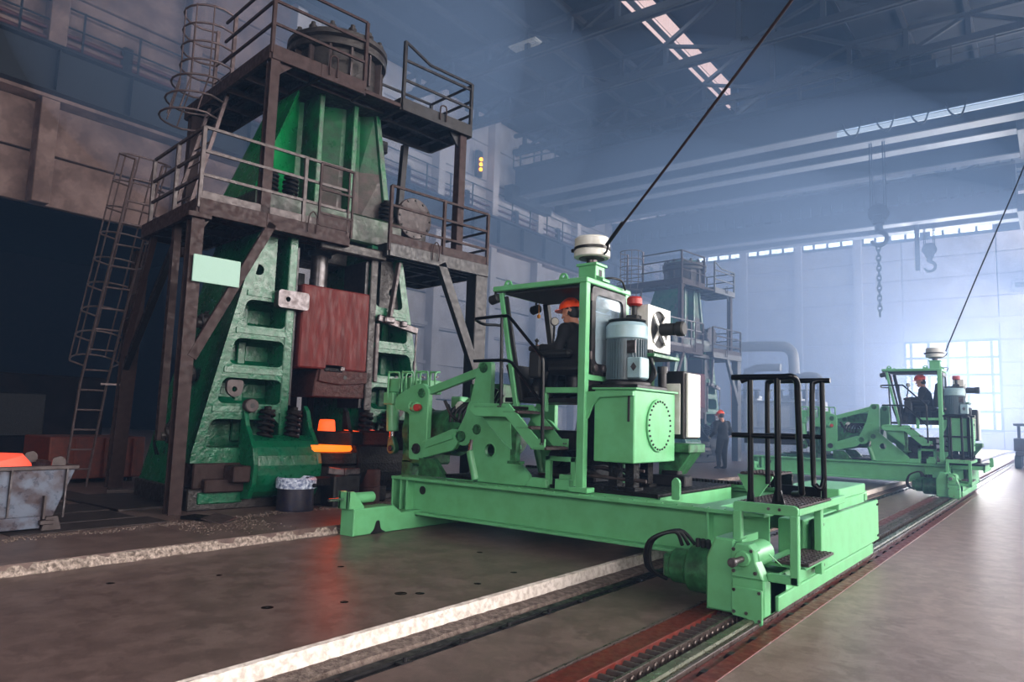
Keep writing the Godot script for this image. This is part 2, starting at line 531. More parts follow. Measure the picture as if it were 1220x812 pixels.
func hall() -> void:
	# ---- floors
	struct("floor", G.new().span(v3(-1.56, -0.5, -81), v3(16, 0, 16)), M.concrete_right)
	struct("floor_middle", G.new().span(v3(-6.42, -0.5, -81), v3(-3.41, 0.092, 16)), M.concrete_mid)
	struct("floor_left", G.new().span(v3(-46, -0.5, -81), v3(-6.43, 0.18, 16)), M.concrete_mid)
	struct("floor_track", G.new().span(v3(-3.6, -0.5, -81), v3(-1.5, -0.07, 16)), M.forge_black)
	struct("track_slab", G.new().span(v3(-3.03, -0.2, -81), v3(-2.335, 0.0, 16), 0.008), M.concrete_mid)
	struct("curb_ledge", rough_edge(-3.4, -3.235, -0.08, 0.0, 12, -81, 0.12, 0.012, 4.0), M.rubble)
	struct("curb_face", rough_edge(-3.44, -3.395, -0.01, 0.094, 12, -81, 0.06, 0.006, 9.0), M.curb_white)
	struct("curb_upper", rough_edge(-6.46, -6.405, 0.085, 0.178, 12, -81, 0.05, 0.02, 2.0), M.curb_rough)
	# debris line in front of the hammers
	var rng := RandomNumberGenerator.new()
	rng.seed = 7
	var g := G.new()
	for i in 2600:
		var z := -rng.randf_range(1.8, 9.4)
		var x := -7.62 + rng.randfn(0.0, 0.07) + sin(z * 1.3) * 0.05 + sin(z * 7.1) * 0.03
		if i % 5 == 0:
			x = -7.2 + rng.randfn(0.0, 0.3)
			z = -rng.randf_range(3.9, 4.9)
		var s := rng.randf_range(0.0015, 0.007)
		g.box(v3(x, 0.18 + s * 0.3, z), v3(s * 2.4, s, s * 1.8), 0.0, Basis.from_euler(v3(rng.randf(), rng.randf() * TAU, rng.randf())))
	var deb := obj("scale_debris", g, M.rubble)
	deb.set_meta("kind", "stuff")
	tag(deb, "crumbs of pale scale strewn on the floor before the hammer", "debris")

	# ---- rails
	var t := thing("track_rail", "flat steel rail with bolted clips lying below the white curb", "rail", v3(-3.13, -0.07, -8))
	obj("rail_bar", G.new().span(v3(-3.2, -0.07, -80), v3(-3.05, -0.012, 14), 0.006).span(v3(-3.165, -0.02, -80), v3(-3.085, 0.004, 14), 0.004), M.steel_dark, t, t.position)
	for i in 46:
		var z := -1.1 - i * 0.49
		var c := G.new().box(v3(-3.045, -0.005, z), v3(0.06, 0.02, 0.1), 0.006).cyl(v3(-3.04, 0, z), v3(-3.04, 0.03, z), 0.014, 6)
		obj("rail_clip", c, M.steel_dark, t, t.position)
	t = thing("rack_track", "pin rack between rust-red plates that runs beside the outer rail", "track", v3(-2.1, -0.07, -8))
	obj("red_plate", G.new().span(v3(-2.315, -0.06, -80), v3(-2.155, -0.002, 14), 0.004), M.track_red, t, t.position)
	obj("edge_angle", G.new().span(v3(-2.34, -0.06, -80), v3(-2.318, 0.006, 14), 0.003), M.track_steel, t, t.position)
	for x in [-2.135, -1.985]:
		obj("side_bar", G.new().span(v3(x - 0.011, -0.06, -80), v3(x + 0.014, 0.012, 14), 0.003), M.track_red if x < -2.1 else M.track_steel, t, t.position)
	var pin := G.new().cyl(v3(-0.085, 0, 0), v3(0.115, 0, 0), 0.027, 10, 0.006).mesh()
	for i in 72:
		inst("rack_pin", pin, M.track_steel, t, Transform3D(Basis(), v3(-2.07, -0.03, -2.9 - i * 0.098) - t.position))
	g = G.new()
	for i in 190:
		if i * 0.098 + 2.9 + 7.0 > 24.0: break
		g.bar(v3(-2.155, -0.012, -9.95 - i * 0.098), v3(-1.955, -0.012, -9.95 - i * 0.098), 0.05, 0.05)
	obj("far_rack_pins", g, M.track_steel, t, t.position).set_meta("kind", "stuff")
	t = thing("track_rail", "worn grey-green running rail between the pin rack and the red strip", "rail", v3(-1.83, -0.07, -8))
	obj("rail_foot", G.new().span(v3(-1.95, -0.07, -80), v3(-1.77, -0.05, 14)), M.track_steel, t, t.position)
	obj("rail_head", G.new().span(v3(-1.885, -0.05, -80), v3(-1.8, 0.02, 14), 0.012), M.rail_green, t, t.position)
	obj("guard_bar", G.new().span(v3(-1.795, -0.06, -80), v3(-1.765, 0.004, 14), 0.004), M.track_steel, t, t.position)
	t = thing("red_edge_strip", "rust-red floor edging along the right side of the rails", "edging", v3(-1.65, -0.07, -8))
	obj("inner_strip", G.new().span(v3(-1.762, -0.07, -80), v3(-1.685, -0.022, 14), 0.003), M.track_red, t, t.position)
	obj("outer_strip", G.new().span(v3(-1.67, -0.07, -80), v3(-1.56, 0.004, 14), 0.003), M.track_red, t, t.position)
	for i in 44:
		var z := -2.0 - i * 0.42
		obj("strip_clamp", G.new().prism(p2([-0.045, -0.03, 0.03, -0.03, 0.03, 0.028, 0.0, 0.028]), -0.03, 0.03, Transform3D(Basis(), v3(-1.69, -0.02, z))), M.steel_dark, t, t.position)

	# ---- steel floor plates by the hammer, left
	var plates := [[-8.85, -4.05, -10.6, -5.0, 0.03], [-8.3, -2.7, -9.0, -4.0, 0.012], [-9.05, -2.6, -9.8, -4.05, 0.012], [-9.85, -2.4, -11.4, -3.9, 0.012], [-7.75, -2.6, -8.25, -4.1, 0.012], [-8.9, -4.1, -12.6, -4.5, 0.01]]
	var names := ["large raised steel floor plate beside the rusty hammer post", "steel floor plate in front of the raised plate left of the post", "steel floor plate behind the rusty scrap bin", "rearmost steel floor plate near the orange cabinet", "narrow steel floor plate at the foot of the scrap bin", "long steel floor plate leading to the ladder foot"]
	for i in plates.size():
		var p = plates[i]
		tag(obj("floor_plate", G.new().span(v3(p[2], 0.18, p[3]), v3(p[0], 0.18 + p[4], p[1]), 0.004), M.plate_steel), names[i], "plate", "")

	# ---- left wall
	var w := struct("wall_left", G.new().span(v3(-34.9, 9.8, -20), v3(-34.3, 29, 16)).span(v3(-34.9, 0, -81), v3(-34.3, 29, -20)).span(v3(-47, 0, 15), v3(-46, 10, -21)).span(v3(-47, 9.8, 15), v3(-34.3, 10.2, -20.4)).span(v3(-46, 0, -21), v3(-34.3, 10, -20.4)), M.shade_dark)
	for r in [[9.85, 12.0], [12.1, 14.2], [16.5, 19.4], [19.5, 22.2], [22.3, 25.0]]:
		for i in 6:
			var z := 13.0 - i * 6.0
			obj("wall_panel", G.new().span(v3(-34.35, r[0], z - 5.96), v3(-34.0, r[1], z), 0.03), M.wall_stain, w)
	for r in [[0.2, 2.6], [2.7, 5.0], [5.1, 7.4], [7.5, 9.8], [9.9, 12.2], [12.3, 14.3], [16.5, 19.4], [19.5, 22.2], [22.3, 25.0]]:
		for i in 10:
			var z := -23.0 - i * 6.0
			if r[0] < 5.0 and i in [3, 6]: continue
			obj("wall_panel", G.new().span(v3(-34.35, r[0], z - 5.94), v3(-34.0, r[1], z), 0.03), M.wall_pale, w)
	for i in 16:
		var z := 13.0 - i * 6.0
		obj("wall_column", G.new().span(v3(-34.1, 9.8 if i < 6 else 0.0, z - 0.35), v3(-33.3, 25, z + 0.35), 0.03), M.wall_stain if i < 6 else M.wall_pale, w)
	g = G.new()
	for y in [5.0, 7.6]:
		g.span(v3(-34.0, y, -80), v3(-33.75, y + 0.25, -21))
	obj("wall_ledge", g, M.wall_pale, w)
	obj("ledge_shelf", G.new().span(v3(-34.3, 14.25, -80), v3(-33.2, 14.4, 15)), M.wall_stain, w)
	t = thing("crane_runway", "dark crane runway girder along the left wall", "girder", v3(-33.2, 14.4, -33))
	obj("runway_girder", G.new().ibeam(v3(-33.1, 15.4, -79.5), v3(-33.1, 15.4, 15), 0.8, 2.0, 0.06), M.crane_blue, t, t.position)
	obj("runway_rail", G.new().span(v3(-33.2, 16.4, -79.5), v3(-33.0, 16.6, 15)), M.steel_dark, t, t.position)
	for i in 32:
		obj("stiffener", G.new().span(v3(-33.15 + 0.02, 14.5, 13 - i * 3.0), v3(-32.75, 16.3, 13.05 - i * 3.0)), M.crane_blue, t, t.position)
	t = thing("walkway_railing", "railed walkway with red conductor pipes above the left runway girder", "walkway", v3(-33.9, 16.6, -33))
	obj("walkway_deck", G.new().span(v3(-34.0, 16.55, -79), v3(-33.35, 16.65, 15)), M.steel_dark, t, t.position)
	for y in [17.7, 18.55]:
		obj("railing_bar", G.new().tube([v3(-33.4, y, 15), v3(-33.4, y, -79)], 0.045, 6), M.steel_dark, t, t.position)
	for i in 38:
		obj("railing_post", G.new().span(v3(-33.44, 16.6, 12.04 - i * 2.4), v3(-33.36, 18.6, 11.96 - i * 2.4)), M.steel_dark, t, t.position)
	for y in [16.95, 17.4]:
		obj("conductor_pipe", G.new().tube([v3(-33.6, y, 15), v3(-33.6, y, -79)], 0.09, 6), M.pink_pipe, t, t.position)
	for i in 14:
		obj("pipe_hanger", G.new().span(v3(-33.75, 16.6, 9.85 - i * 6.0), v3(-33.45, 17.9, 10.25 - i * 6.0)), M.steel_dark, t, t.position)

	# ---- far gable: panels round a big window and a strip of high windows
	w = struct("wall_back", G.new().span(v3(-35, 0, -81.2), v3(16, 29, -80.5)), M.shade_dark)
	var ys := [0.0, 1.8, 3.9, 6.0, 8.15, 10.3, 12.4, 14.5, 16.6, 18.7, 20.6]
	for r in ys.size() - 1:
		var xs := [-34.0, -28.0, -22.0, -16.0, -11.95, -4.0, 2.0, 8.0, 14.0]
		for i in xs.size() - 1:
			if i == 4 and r >= 1 and r <= 4: continue
			obj("wall_panel", G.new().span(v3(xs[i] + 0.04, ys[r] + 0.04, -80.6), v3(xs[i + 1] - 0.04, ys[r + 1] - 0.04, -80.2), 0.05), M.wall_pale, w)
	for i in 7:
		obj("wall_panel", G.new().span(v3(-34.0 + i * 7.0, 21.7, -80.6), v3(-27.1 + i * 7.0, 28.5, -80.2), 0.05), M.wall_pale, w)
	for x in [-28.0, -22.0, -16.0, 2.0]:
		obj("wall_column", G.new().span(v3(x - 0.4, 0, -80.3), v3(x + 0.4, 25, -79.7), 0.03), M.wall_pale, w)
	obj("wall_band", G.new().span(v3(-34, 11.9, -80.3), v3(8, 12.4, -79.95)).span(v3(-34, 7.9, -80.3), v3(-12.2, 8.3, -79.95)), M.wall_pale, w)
	t = struct("window_1", G.new().span(v3(-12.0, 1.7, -80.45), v3(-3.95, 10.4, -80.4)), M.roof_grey)
	window(t, -11.9, -4.05, 1.8, 10.3, [0.0, 0.071, 0.263, 0.47, 0.672, 0.921, 1.0], [0.0, 0.205, 0.41, 0.615, 0.81, 1.0], -80.2)
	t = struct("window_2", G.new().span(v3(-34, 20.6, -80.45), v3(-3.9, 21.7, -80.4)), M.roof_grey)
	for k in 5:
		var x0 := -34.0 + k * 6.05
		window(t, x0 + 0.35, x0 + 5.7, 20.75, 21.5, [0.0, 0.22, 0.48, 0.74, 1.0], [0.0, 1.0], -80.2)

	# ---- right bay: columns, wall with tall windows, the far set added to light the haze
	w = struct("wall_right", G.new().span(v3(14, 0, -81), v3(14.6, 29, -78)).span(v3(14, 0, -36), v3(14.6, 29, -30.2)).span(v3(14, 0, 4.2), v3(14.6, 29, 16)).span(v3(14, 0, -78), v3(14.6, 2.0, 4.2)).span(v3(14, 12.0, -30.2), v3(14.6, 29, 4.2)).span(v3(14, 15.6, -78), v3(14.6, 29, -36)), M.wall_pale)
	t = struct("window_3", G.new().span(v3(14.4, 2.0, -30.2), v3(14.45, 12.0, 4.2)).span(v3(14.4, 2.0, -78), v3(14.45, 15.6, -36)), M.roof_grey)
	for c in 19:
		for r in 5:
			obj("pane", G.new().span(v3(14.2, 2.1 + r * 2.0, -30.1 + c * 1.8), v3(14.24, 4.0 + r * 2.0, -28.4 + c * 1.8)), M.bay_daylight, t)
	for c in 21:  # far panes, unseen and added to go with the haze light
		for r in 6:
			obj("pane", G.new().span(v3(14.2, 2.1 + r * 2.25, -77.9 + c * 2.0), v3(14.24, 4.25 + r * 2.25, -76.0 + c * 2.0)), M.bay_daylight, t)
	t = struct("window_5", G.new().span(v3(-7.1, 1.9, 15.45), v3(9.1, 10.1, 15.5)), M.roof_grey)  # unseen window added behind the camera for the front fill
	for c in 8:
		for r in 4:
			obj("pane", G.new().span(v3(-6.95 + c * 2.0, 2.05 + r * 2.0, 15.4), v3(-5.05 + c * 2.0, 3.95 + r * 2.0, 15.44)), M.bay_daylight, t)
	struct("wall_front", G.new().span(v3(-47, 0, 15.5), v3(15, 29, 16.1)), M.shade_dark)
	t = thing("crane_runway", "crane runway girder on the right-hand columns", "girder", v3(1.2, 14.4, -33))
	obj("runway_girder", G.new().ibeam(v3(1.2, 15.4, -79.5), v3(1.2, 15.4, 15), 0.8, 2.0, 0.06), M.crane_blue, t, t.position)
	for i in 8:
		var z := 8.0 - i * 12.0
		obj("runway_column", G.new().ibeam(v3(1.9, 0, z), v3(1.9, 24, z), 0.9, 0.7, 0.08, Vector3.RIGHT), M.crane_blue, t, t.position)

	# ---- roof with its monitor
	struct("ceiling", G.new().span(v3(-35, 24.6, -81), v3(-18.05, 25.1, 16)).span(v3(-9, 24.6, -81), v3(16, 25.1, 16)).span(v3(-18.2, 24.6, -81), v3(-8.8, 25.1, -51)).span(v3(-18.4, 27.0, -51.2), v3(-8.6, 27.4, 16)).span(v3(-18.2, 24.6, -51.3), v3(-8.8, 27.2, -50.9)), M.roof_grey)
	for i in 13:
		var x := -33.0 + i * 3.0
		if x > -18.5 and x < -8.5: continue
		struct("trim_%d" % (i + 1), G.new().span(v3(x - 0.12, 24.25, -80), v3(x + 0.12, 24.6, 15)), M.truss)
	t = struct("window_4", G.new().span(v3(-18.3, 24.5, -51), v3(-18.25, 27.1, 15)).span(v3(-8.75, 24.5, -51), v3(-8.7, 27.1, 15)), M.roof_grey)
	for i in 22:
		for r in 2:
			var z := -49.0 + i * 1.5
			obj("pane", G.new().span(v3(-18.1, 24.35 + r * 1.05, z + 0.04), v3(-18.06, 25.3 + r * 1.05, z + 0.74)).span(v3(-18.1, 24.35 + r * 1.05, z + 0.78), v3(-18.06, 25.3 + r * 1.05, z + 1.46)), M.skylight, t)
	# trusses
	for i in 8:
		var z := -32.0 - i * 6.0
		truss(z, "%s steel roof truss from the front, crossing the hall below the skylight" % ["first", "second", "third", "fourth", "fifth", "sixth", "seventh", "last"][i])

func window(t: Node3D, x0: float, x1: float, y0: float, y1: float, us: Array, vs: Array, z: float) -> void:
	for i in us.size() - 1:
		for j in vs.size() - 1:
			obj("pane", G.new().span(v3(lerpf(x0, x1, us[i]) + 0.06, lerpf(y0, y1, vs[j]) + 0.06, z - 0.03), v3(lerpf(x0, x1, us[i + 1]) - 0.06, lerpf(y0, y1, vs[j + 1]) - 0.06, z)), M.daylight, t)
	var g := G.new()
	for u in us:
		var x := lerpf(x0, x1, u)
		g.span(v3(x - 0.12, y0, z - 0.1), v3(x + 0.12, y1, z + 0.06))
	for q in vs:
		var y := lerpf(y0, y1, q)
		g.span(v3(x0, y - 0.12, z - 0.1), v3(x1, y + 0.12, z + 0.05))
	obj("window_frame", g, M.frame_grey, t)

func truss(z: float, label: String) -> void:
	var t := thing("roof_truss", label, "truss", v3(-17, 22.7, z), 0.0, "roof trusses across the hall")
	obj("bottom_chord", G.new().bar(v3(-34, 22.75, z - 0.18), v3(1, 22.75, z - 0.18), 0.16, 0.4).bar(v3(-34, 22.75, z + 0.18), v3(1, 22.75, z + 0.18), 0.16, 0.4), M.truss, t, t.position)
	obj("top_chord", G.new().bar(v3(-34, 24.15, z), v3(-18, 24.3, z), 0.3, 0.25).bar(v3(-18, 24.3, z), v3(-13.5, 26.8, z), 0.25, 0.22).bar(v3(-13.5, 26.8, z), v3(-9, 24.3, z), 0.25, 0.22).bar(v3(-9, 24.3, z), v3(1, 24.15, z), 0.3, 0.25), M.truss, t, t.position)
	var xs := [-33.0, -30.0, -27.0, -24.0, -21.0, -18.0, -13.5, -9.0, -6.0, -3.0, 0.0]
	for i in xs.size():
		var x: float = xs[i]
		var top := 26.7 if x == -13.5 else 24.2
		obj("vertical", G.new().bar(v3(x, 22.8, z), v3(x, top, z), 0.26, 0.26, Vector3.BACK), M.truss, t, t.position)
		if i < xs.size() - 1:
			var x2: float = xs[i + 1]
			var top2 := 26.7 if x2 == -13.5 else 24.2
			if i % 2 == 0:
				obj("diagonal", G.new().bar(v3(x, 22.8, z), v3(x2, top2, z), 0.19, 0.19, Vector3.BACK), M.truss, t, t.position)
			else:
				obj("diagonal", G.new().bar(v3(x, top, z), v3(x2, 22.8, z), 0.19, 0.19, Vector3.BACK), M.truss, t, t.position)
		if i % 2 == 0:
			obj("gusset", G.new().prism(p2([-0.9, -0.1, 0.9, -0.1, 0.45, 0.6, -0.45, 0.6]), -0.03, 0.03, Transform3D(Basis(), v3(x, 22.7, z))), M.truss, t, t.position)

var cur: Node3D
var cur_shift := V0
var car_shift := V0

func P(called: String, g: G, m, parent: Node3D = null) -> MeshInstance3D:
	# a part of the machine that stays with its beams (or a sub-part)
	return obj(called, g, M[m] if m is String else m, parent if parent else cur, V0 if parent else cur_shift)

func C(called: String, g: G, m, parent: Node3D = null) -> MeshInstance3D:
	# a part of the carriage, which runs along the beams
	return obj(called, g, M[m] if m is String else m, parent if parent else cur, V0 if parent else cur_shift - car_shift)

func stuff(o: Node) -> void:
	o.set_meta("kind", "stuff")

func bolt(g: G, at: Vector3, dir: Vector3, r := 0.012) -> void:
	g.cyl(at, at + dir * r * 0.9, r, 6)

func manipulator(label: String, off: Vector3, slide: float) -> Node3D:
	var base := v3(-4.0, 0.0, -7.5)
	cur = thing("forging_manipulator", label, "machine", base + off)
	cur_shift = base
	car_shift = v3(slide, 0, 0)
	var g: G
	# ---- beams
	for zb in [-6.32, -8.72]:
		var s := 1.0 if zb > -7 else -1.0
		g = G.new()
		g.span(v3(-6.52, 0.645, zb - 0.14), v3(-2.0, 0.68, zb + 0.14), 0.006)
		g.span(v3(-6.3, 0.255, zb - 0.14), v3(-2.0, 0.285, zb + 0.14), 0.006)
		g.span(v3(-6.5, 0.27, zb - 0.012), v3(-2.0, 0.66, zb + 0.012))
		var bm := P("beam", g, "mach_green")
		for x in [-6.5, -6.36, -6.26, -2.5]:
			P("stiffener", G.new().span(v3(x - 0.012, 0.28, zb - 0.13), v3(x + 0.012, 0.65, zb + 0.13), 0.003), "mach_green", bm)
		P("web_hole", G.new().cyl(v3(-6.1, 0.53, zb + s * 0.0), v3(-6.1, 0.53, zb + s * 0.016), 0.05, 20), "cab_dark", bm)
		g = G.new()
		for i in 28:
			bolt(g, v3(-6.4 + i * 0.15, 0.68, zb + s * 0.1), UP, 0.009)
		stuff(P("flange_bolts", g, "mach_green", bm))
	P("rear_rack", G.new().span(v3(-6.4, 0.68, -8.62), v3(-2.3, 0.72, -8.52), 0.004), "mach_green_dark")
	g = G.new()
	for i in 98:
		g.span(v3(-6.2 + i * 0.04, 0.71, -8.61), v3(-6.178 + i * 0.04, 0.755, -8.53))
	stuff(P("rack_teeth", g, "forge_black"))
	P("cross_tie", G.new().span(v3(-2.75, 0.3, -8.6), v3(-2.55, 0.66, -6.4), 0.01), "mach_green")
	P("cross_tie", G.new().span(v3(-6.5, 0.3, -8.6), v3(-6.35, 0.62, -6.4), 0.01), "mach_green_dark")

	# ---- left wheel truck
	var tr := P("left_truck", G.new().prism(p2([-5.27, 0.095, -5.27, 0.385, -5.86, 0.385, -5.98, 0.3, -8.9, 0.3, -8.98, 0.095]), -6.33, -6.1, T_zy(), 0.012), "mach_green")
	P("buffer_bracket", G.new().prism(p2([-5.2, 0.385, -5.2, 0.57, -5.28, 0.57, -5.43, 0.4, -5.43, 0.385]), -6.16, -6.13, T_zy()).prism(p2([-5.2, 0.385, -5.2, 0.57, -5.28, 0.57, -5.43, 0.4, -5.43, 0.385]), -6.29, -6.26, T_zy()).span(v3(-6.29, 0.385, -5.225), v3(-6.13, 0.57, -5.2), 0.004), "mach_green", tr)
	P("buffer_cylinder", G.new().cyl(v3(-6.21, 0.49, -5.22), v3(-6.21, 0.49, -5.62), 0.06, 20, 0.012), "mach_green", tr)
	P("buffer_rod", G.new().cyl(v3(-6.21, 0.49, -5.0), v3(-6.21, 0.49, -5.22), 0.017, 12), "chrome", tr)
	P("worn_patch", G.new().prism(rounded(p2([-5.5, 0.1, -5.56, 0.14, -5.59, 0.24, -5.64, 0.24, -5.66, 0.14, -5.75, 0.1]), 0.03), -6.1, -6.098, T_zy()), "steel_dark", tr)
	P("truck_gusset", G.new().prism(p2([-6.35, 0.255, -6.08, 0.255, -6.3, 0.1, -6.35, 0.1]), -6.5, -6.2, T_xy()), "mach_green_dark", tr)
	for z in [-5.75, -8.4]:
		P("wheel", G.new().cyl(v3(-6.36, 0.12, z), v3(-6.33, 0.12, z), 0.15, 24, 0.01), "track_steel", tr)

	# ---- right wheel truck
	tr = P("right_truck", G.new().prism(p2([-5.5, 0.03, -5.5, 0.3, -9.05, 0.3, -9.13, 0.22, -9.13, 0.03]), -2.0, -1.74, T_zy(), 0.01).span(v3(-2.0, 0.25, -9.0), v3(-1.78, 0.62, -6.55), 0.01), "mach_green")
	P("base_flange", G.new().span(v3(-1.745, 0.04, -9.05), v3(-1.715, 0.15, -5.62), 0.006), "mach_green", tr)
	P("gearbox", G.new().prism(p2([-2.2, 0.02, -2.2, 0.4, -2.13, 0.56, -1.98, 0.56, -1.98, 0.02]), -5.98, -5.42, T_xy(), 0.014), "mach_green", tr)
	P("gearbox_hub", G.new().span(v3(-1.985, 0.03, -5.9), v3(-1.74, 0.3, -5.37), 0.012), "mach_green", tr)
	var cv := P("cover_plate", G.new().prism(rounded(p2([-1.97, 0.03, -1.97, 0.235, -1.745, 0.235, -1.745, -0.015, -1.8, -0.015, -1.85, 0.02]), 0.02), -5.36, -5.335, T_xy(), 0.005), "mach_green", tr)
	for q in [[-1.95, 0.215], [-1.765, 0.215], [-1.95, 0.06], [-1.765, 0.02], [-1.86, 0.06]]:
		var b := G.new()
		bolt(b, v3(q[0], q[1], -5.335), v3(0, 0, 1), 0.013)
		P("bolt", b, "bright_steel", cv)
	P("bearing_housing", G.new().prism(p2([-1.98, 0.3, -1.98, 0.5, -1.945, 0.54, -1.85, 0.54, -1.81, 0.5, -1.8, 0.42, -1.745, 0.3]), -5.5, -5.36, T_xy(), 0.008), "mach_green", tr)
	P("housing_barrel", G.new().cyl(v3(-1.89, 0.44, -5.42), v3(-1.89, 0.44, -5.8), 0.095, 26, 0.014).cyl(v3(-1.89, 0.44, -5.33), v3(-1.89, 0.44, -5.38), 0.058, 22, 0.008), "mach_green", tr)
	P("buffer_rod", G.new().cyl(v3(-1.89, 0.44, -5.16), v3(-1.89, 0.44, -5.36), 0.022, 16).cyl(v3(-1.89, 0.44, -5.12), v3(-1.89, 0.44, -5.17), 0.033, 18, 0.006), "bright_steel", tr)
	g = G.new()
	for q in [[-1.96, 0.5], [-1.83, 0.5], [-1.96, 0.345], [-1.8, 0.345]]:
		bolt(g, v3(q[0], q[1], -5.36), v3(0, 0, 1), 0.014)
	stuff(P("housing_bolts", g, "bright_steel", tr))
	var pn := P("side_panel", G.new().span(v3(-1.7, 0.19, -9.15), v3(-1.672, 0.63, -6.6), 0.005), "mach_green")
	for q in [[-6.68, 0.58], [-6.68, 0.24], [-9.07, 0.58], [-9.07, 0.24]]:
		for e in [0.0, 0.07]:
			var b := G.new()
			bolt(b, v3(-1.672, q[1], q[0] - e * 0.7), v3(1, 0, 0), 0.013)
			P("bolt", b, "steel_dark", pn)
	P("panel_backing", G.new().span(v3(-1.76, 0.2, -9.1), v3(-1.7, 0.62, -6.7), 0.004), "mach_green_dark")
	P("lifting_lug", G.new().prism(rounded(p2([-6.98, 0.62, -7.12, 0.62, -7.09, 0.73, -7.01, 0.73]), 0.03), -1.8, -1.775, T_zy()), "mach_green")
	P("lifting_lug", G.new().prism(rounded(p2([-8.98, 0.62, -9.12, 0.62, -9.09, 0.73, -9.01, 0.73]), 0.03), -1.8, -1.775, T_zy()), "mach_green")
	P("tie_bar", G.new().tube([v3(-1.78, 0.7, -9.05), v3(-1.78, 0.72, -8.2)], 0.012, 6), "mach_green")
	var cb := P("cabinet", G.new().span(v3(-2.28, 0.5, -8.86), v3(-1.76, 0.71, -7.72), 0.008), "mach_green")
	P("cabinet_lid", G.new().span(v3(-2.29, 0.715, -8.88), v3(-1.75, 0.82, -7.7), 0.01), "mach_green", cb)
	P("wheel", G.new().cyl(v3(-1.92, 0.1, -8.6), v3(-1.76, 0.1, -8.6), 0.1, 24, 0.01), "track_steel")
	P("wheel", G.new().cyl(v3(-1.92, 0.1, -6.1), v3(-1.76, 0.1, -6.1), 0.1, 24, 0.01), "track_steel")
	P("scraper", G.new().span(v3(-1.86, 0.02, -9.2), v3(-1.76, 0.2, -9.13), 0.006), "mach_green")
	# drive on the inner side
	P("drive_flange", G.new().cyl(v3(-2.2, 0.22, -5.85), v3(-2.5, 0.22, -5.85), 0.19, 32, 0.02), "mach_green_dark")
	P("drive_motor", G.new().cyl(v3(-2.5, 0.22, -5.85), v3(-2.66, 0.22, -5.85), 0.14, 28, 0.02).span(v3(-2.72, 0.12, -5.95), v3(-2.6, 0.32, -5.75), 0.02), "mach_green_dark")
	for q in 3:
		P("hose", G.new().tube(arc([v3(-2.45 - q * 0.03, 0.42, -5.8 + q * 0.06), v3(-2.55, 0.53, -5.72 + q * 0.05), v3(-2.74, 0.44, -5.62 + q * 0.04), v3(-2.76 - q * 0.02, 0.22, -5.62), v3(-2.66, 0.12, -5.72)]), 0.016, 7), "rubber")
	for q in 3:
		P("hose_fitting", G.new().cyl(v3(-2.43 + q * 0.05, 0.38, -5.82), v3(-2.43 + q * 0.05, 0.47, -5.82 + q * 0.02), 0.024, 8, 0.006), "cab_dark")

	# ---- step platform with its handrail
	var pf := P("platform_frame", G.new().prism(rounded(p2([-2.01, 0.765, -2.01, 0.84, -1.56, 0.84, -1.53, 0.825, -1.53, 0.765]), 0.03), -5.52, -5.48, T_xy(), 0.004)
		.span(v3(-1.585, 0.28, -5.52), v3(-1.525, 0.77, -5.46), 0.006).span(v3(-2.01, 0.55, -5.53), v3(-1.945, 0.77, -5.47), 0.006)
		.span(v3(-1.75, 0.28, -5.52), v3(-1.53, 0.34, -5.46), 0.006).span(v3(-1.68, 0.2, -6.56), v3(-1.62, 0.77, -6.48), 0.006)
		.span(v3(-1.53, 0.765, -5.52), v3(-1.57, 0.83, -6.95), 0.006).span(v3(-2.02, 0.54, -5.55), v3(-1.93, 0.56, -5.45)), "mach_green")
	for x in [-1.74, -1.66]:
		var b := G.new()
		bolt(b, v3(x, 0.805, -5.48), v3(0, 0, 1), 0.012)
		P("bolt", b, "bright_steel", pf)
	tread("deck_tread", v3(-2.0, 0.815, -6.45), v3(-1.53, 0.835, -5.52), pf)
	tread("step_tread", v3(-1.78, 0.37, -6.5), v3(-1.53, 0.39, -5.75), pf)
	P("tread_support", G.new().prism(p2([-1.9, 0.34, -1.56, 0.34, -1.6, 0.37, -1.9, 0.37]), -6.5, -5.8, T_xy()), "mach_green", pf)
	P("tie_wire", G.new().tube([v3(-1.84, 0.5, -5.6), v3(-1.72, 0.35, -5.75)], 0.005, 5), "mach_green", pf)
	var hr := P("handrail", G.new()
		.tube(arc([v3(-2.04, 1.79, -5.55), v3(-1.66, 1.79, -5.55), v3(-1.58, 1.79, -5.55), v3(-1.56, 1.75, -5.6), v3(-1.56, 1.62, -5.62), v3(-1.56, 1.0, -5.68), v3(-1.57, 0.92, -5.72), v3(-1.65, 0.9, -5.8)], 3), 0.024, 10)
		.tube([v3(-1.97, 1.76, -5.55), v3(-1.9, 1.79, -5.56), v3(-1.9, 1.79, -5.56), v3(-1.9, 0.86, -5.56)], 0.022, 8)
		.tube([v3(-1.69, 1.78, -5.55), v3(-1.69, 0.86, -5.55)], 0.024, 10)
		.tube([v3(-2.04, 1.34, -5.55), v3(-1.57, 1.34, -5.58)], 0.02, 8), "rail_black", null)
	P("rail_bracket", G.new().prism(p2([-1.74, 0.835, -1.64, 0.835, -1.67, 0.95, -1.71, 0.95]), -5.56, -5.54, T_xy()).prism(p2([-1.93, 0.835, -1.87, 0.835, -1.88, 0.92, -1.92, 0.92]), -5.57, -5.55, T_xy()), "rail_black", hr)
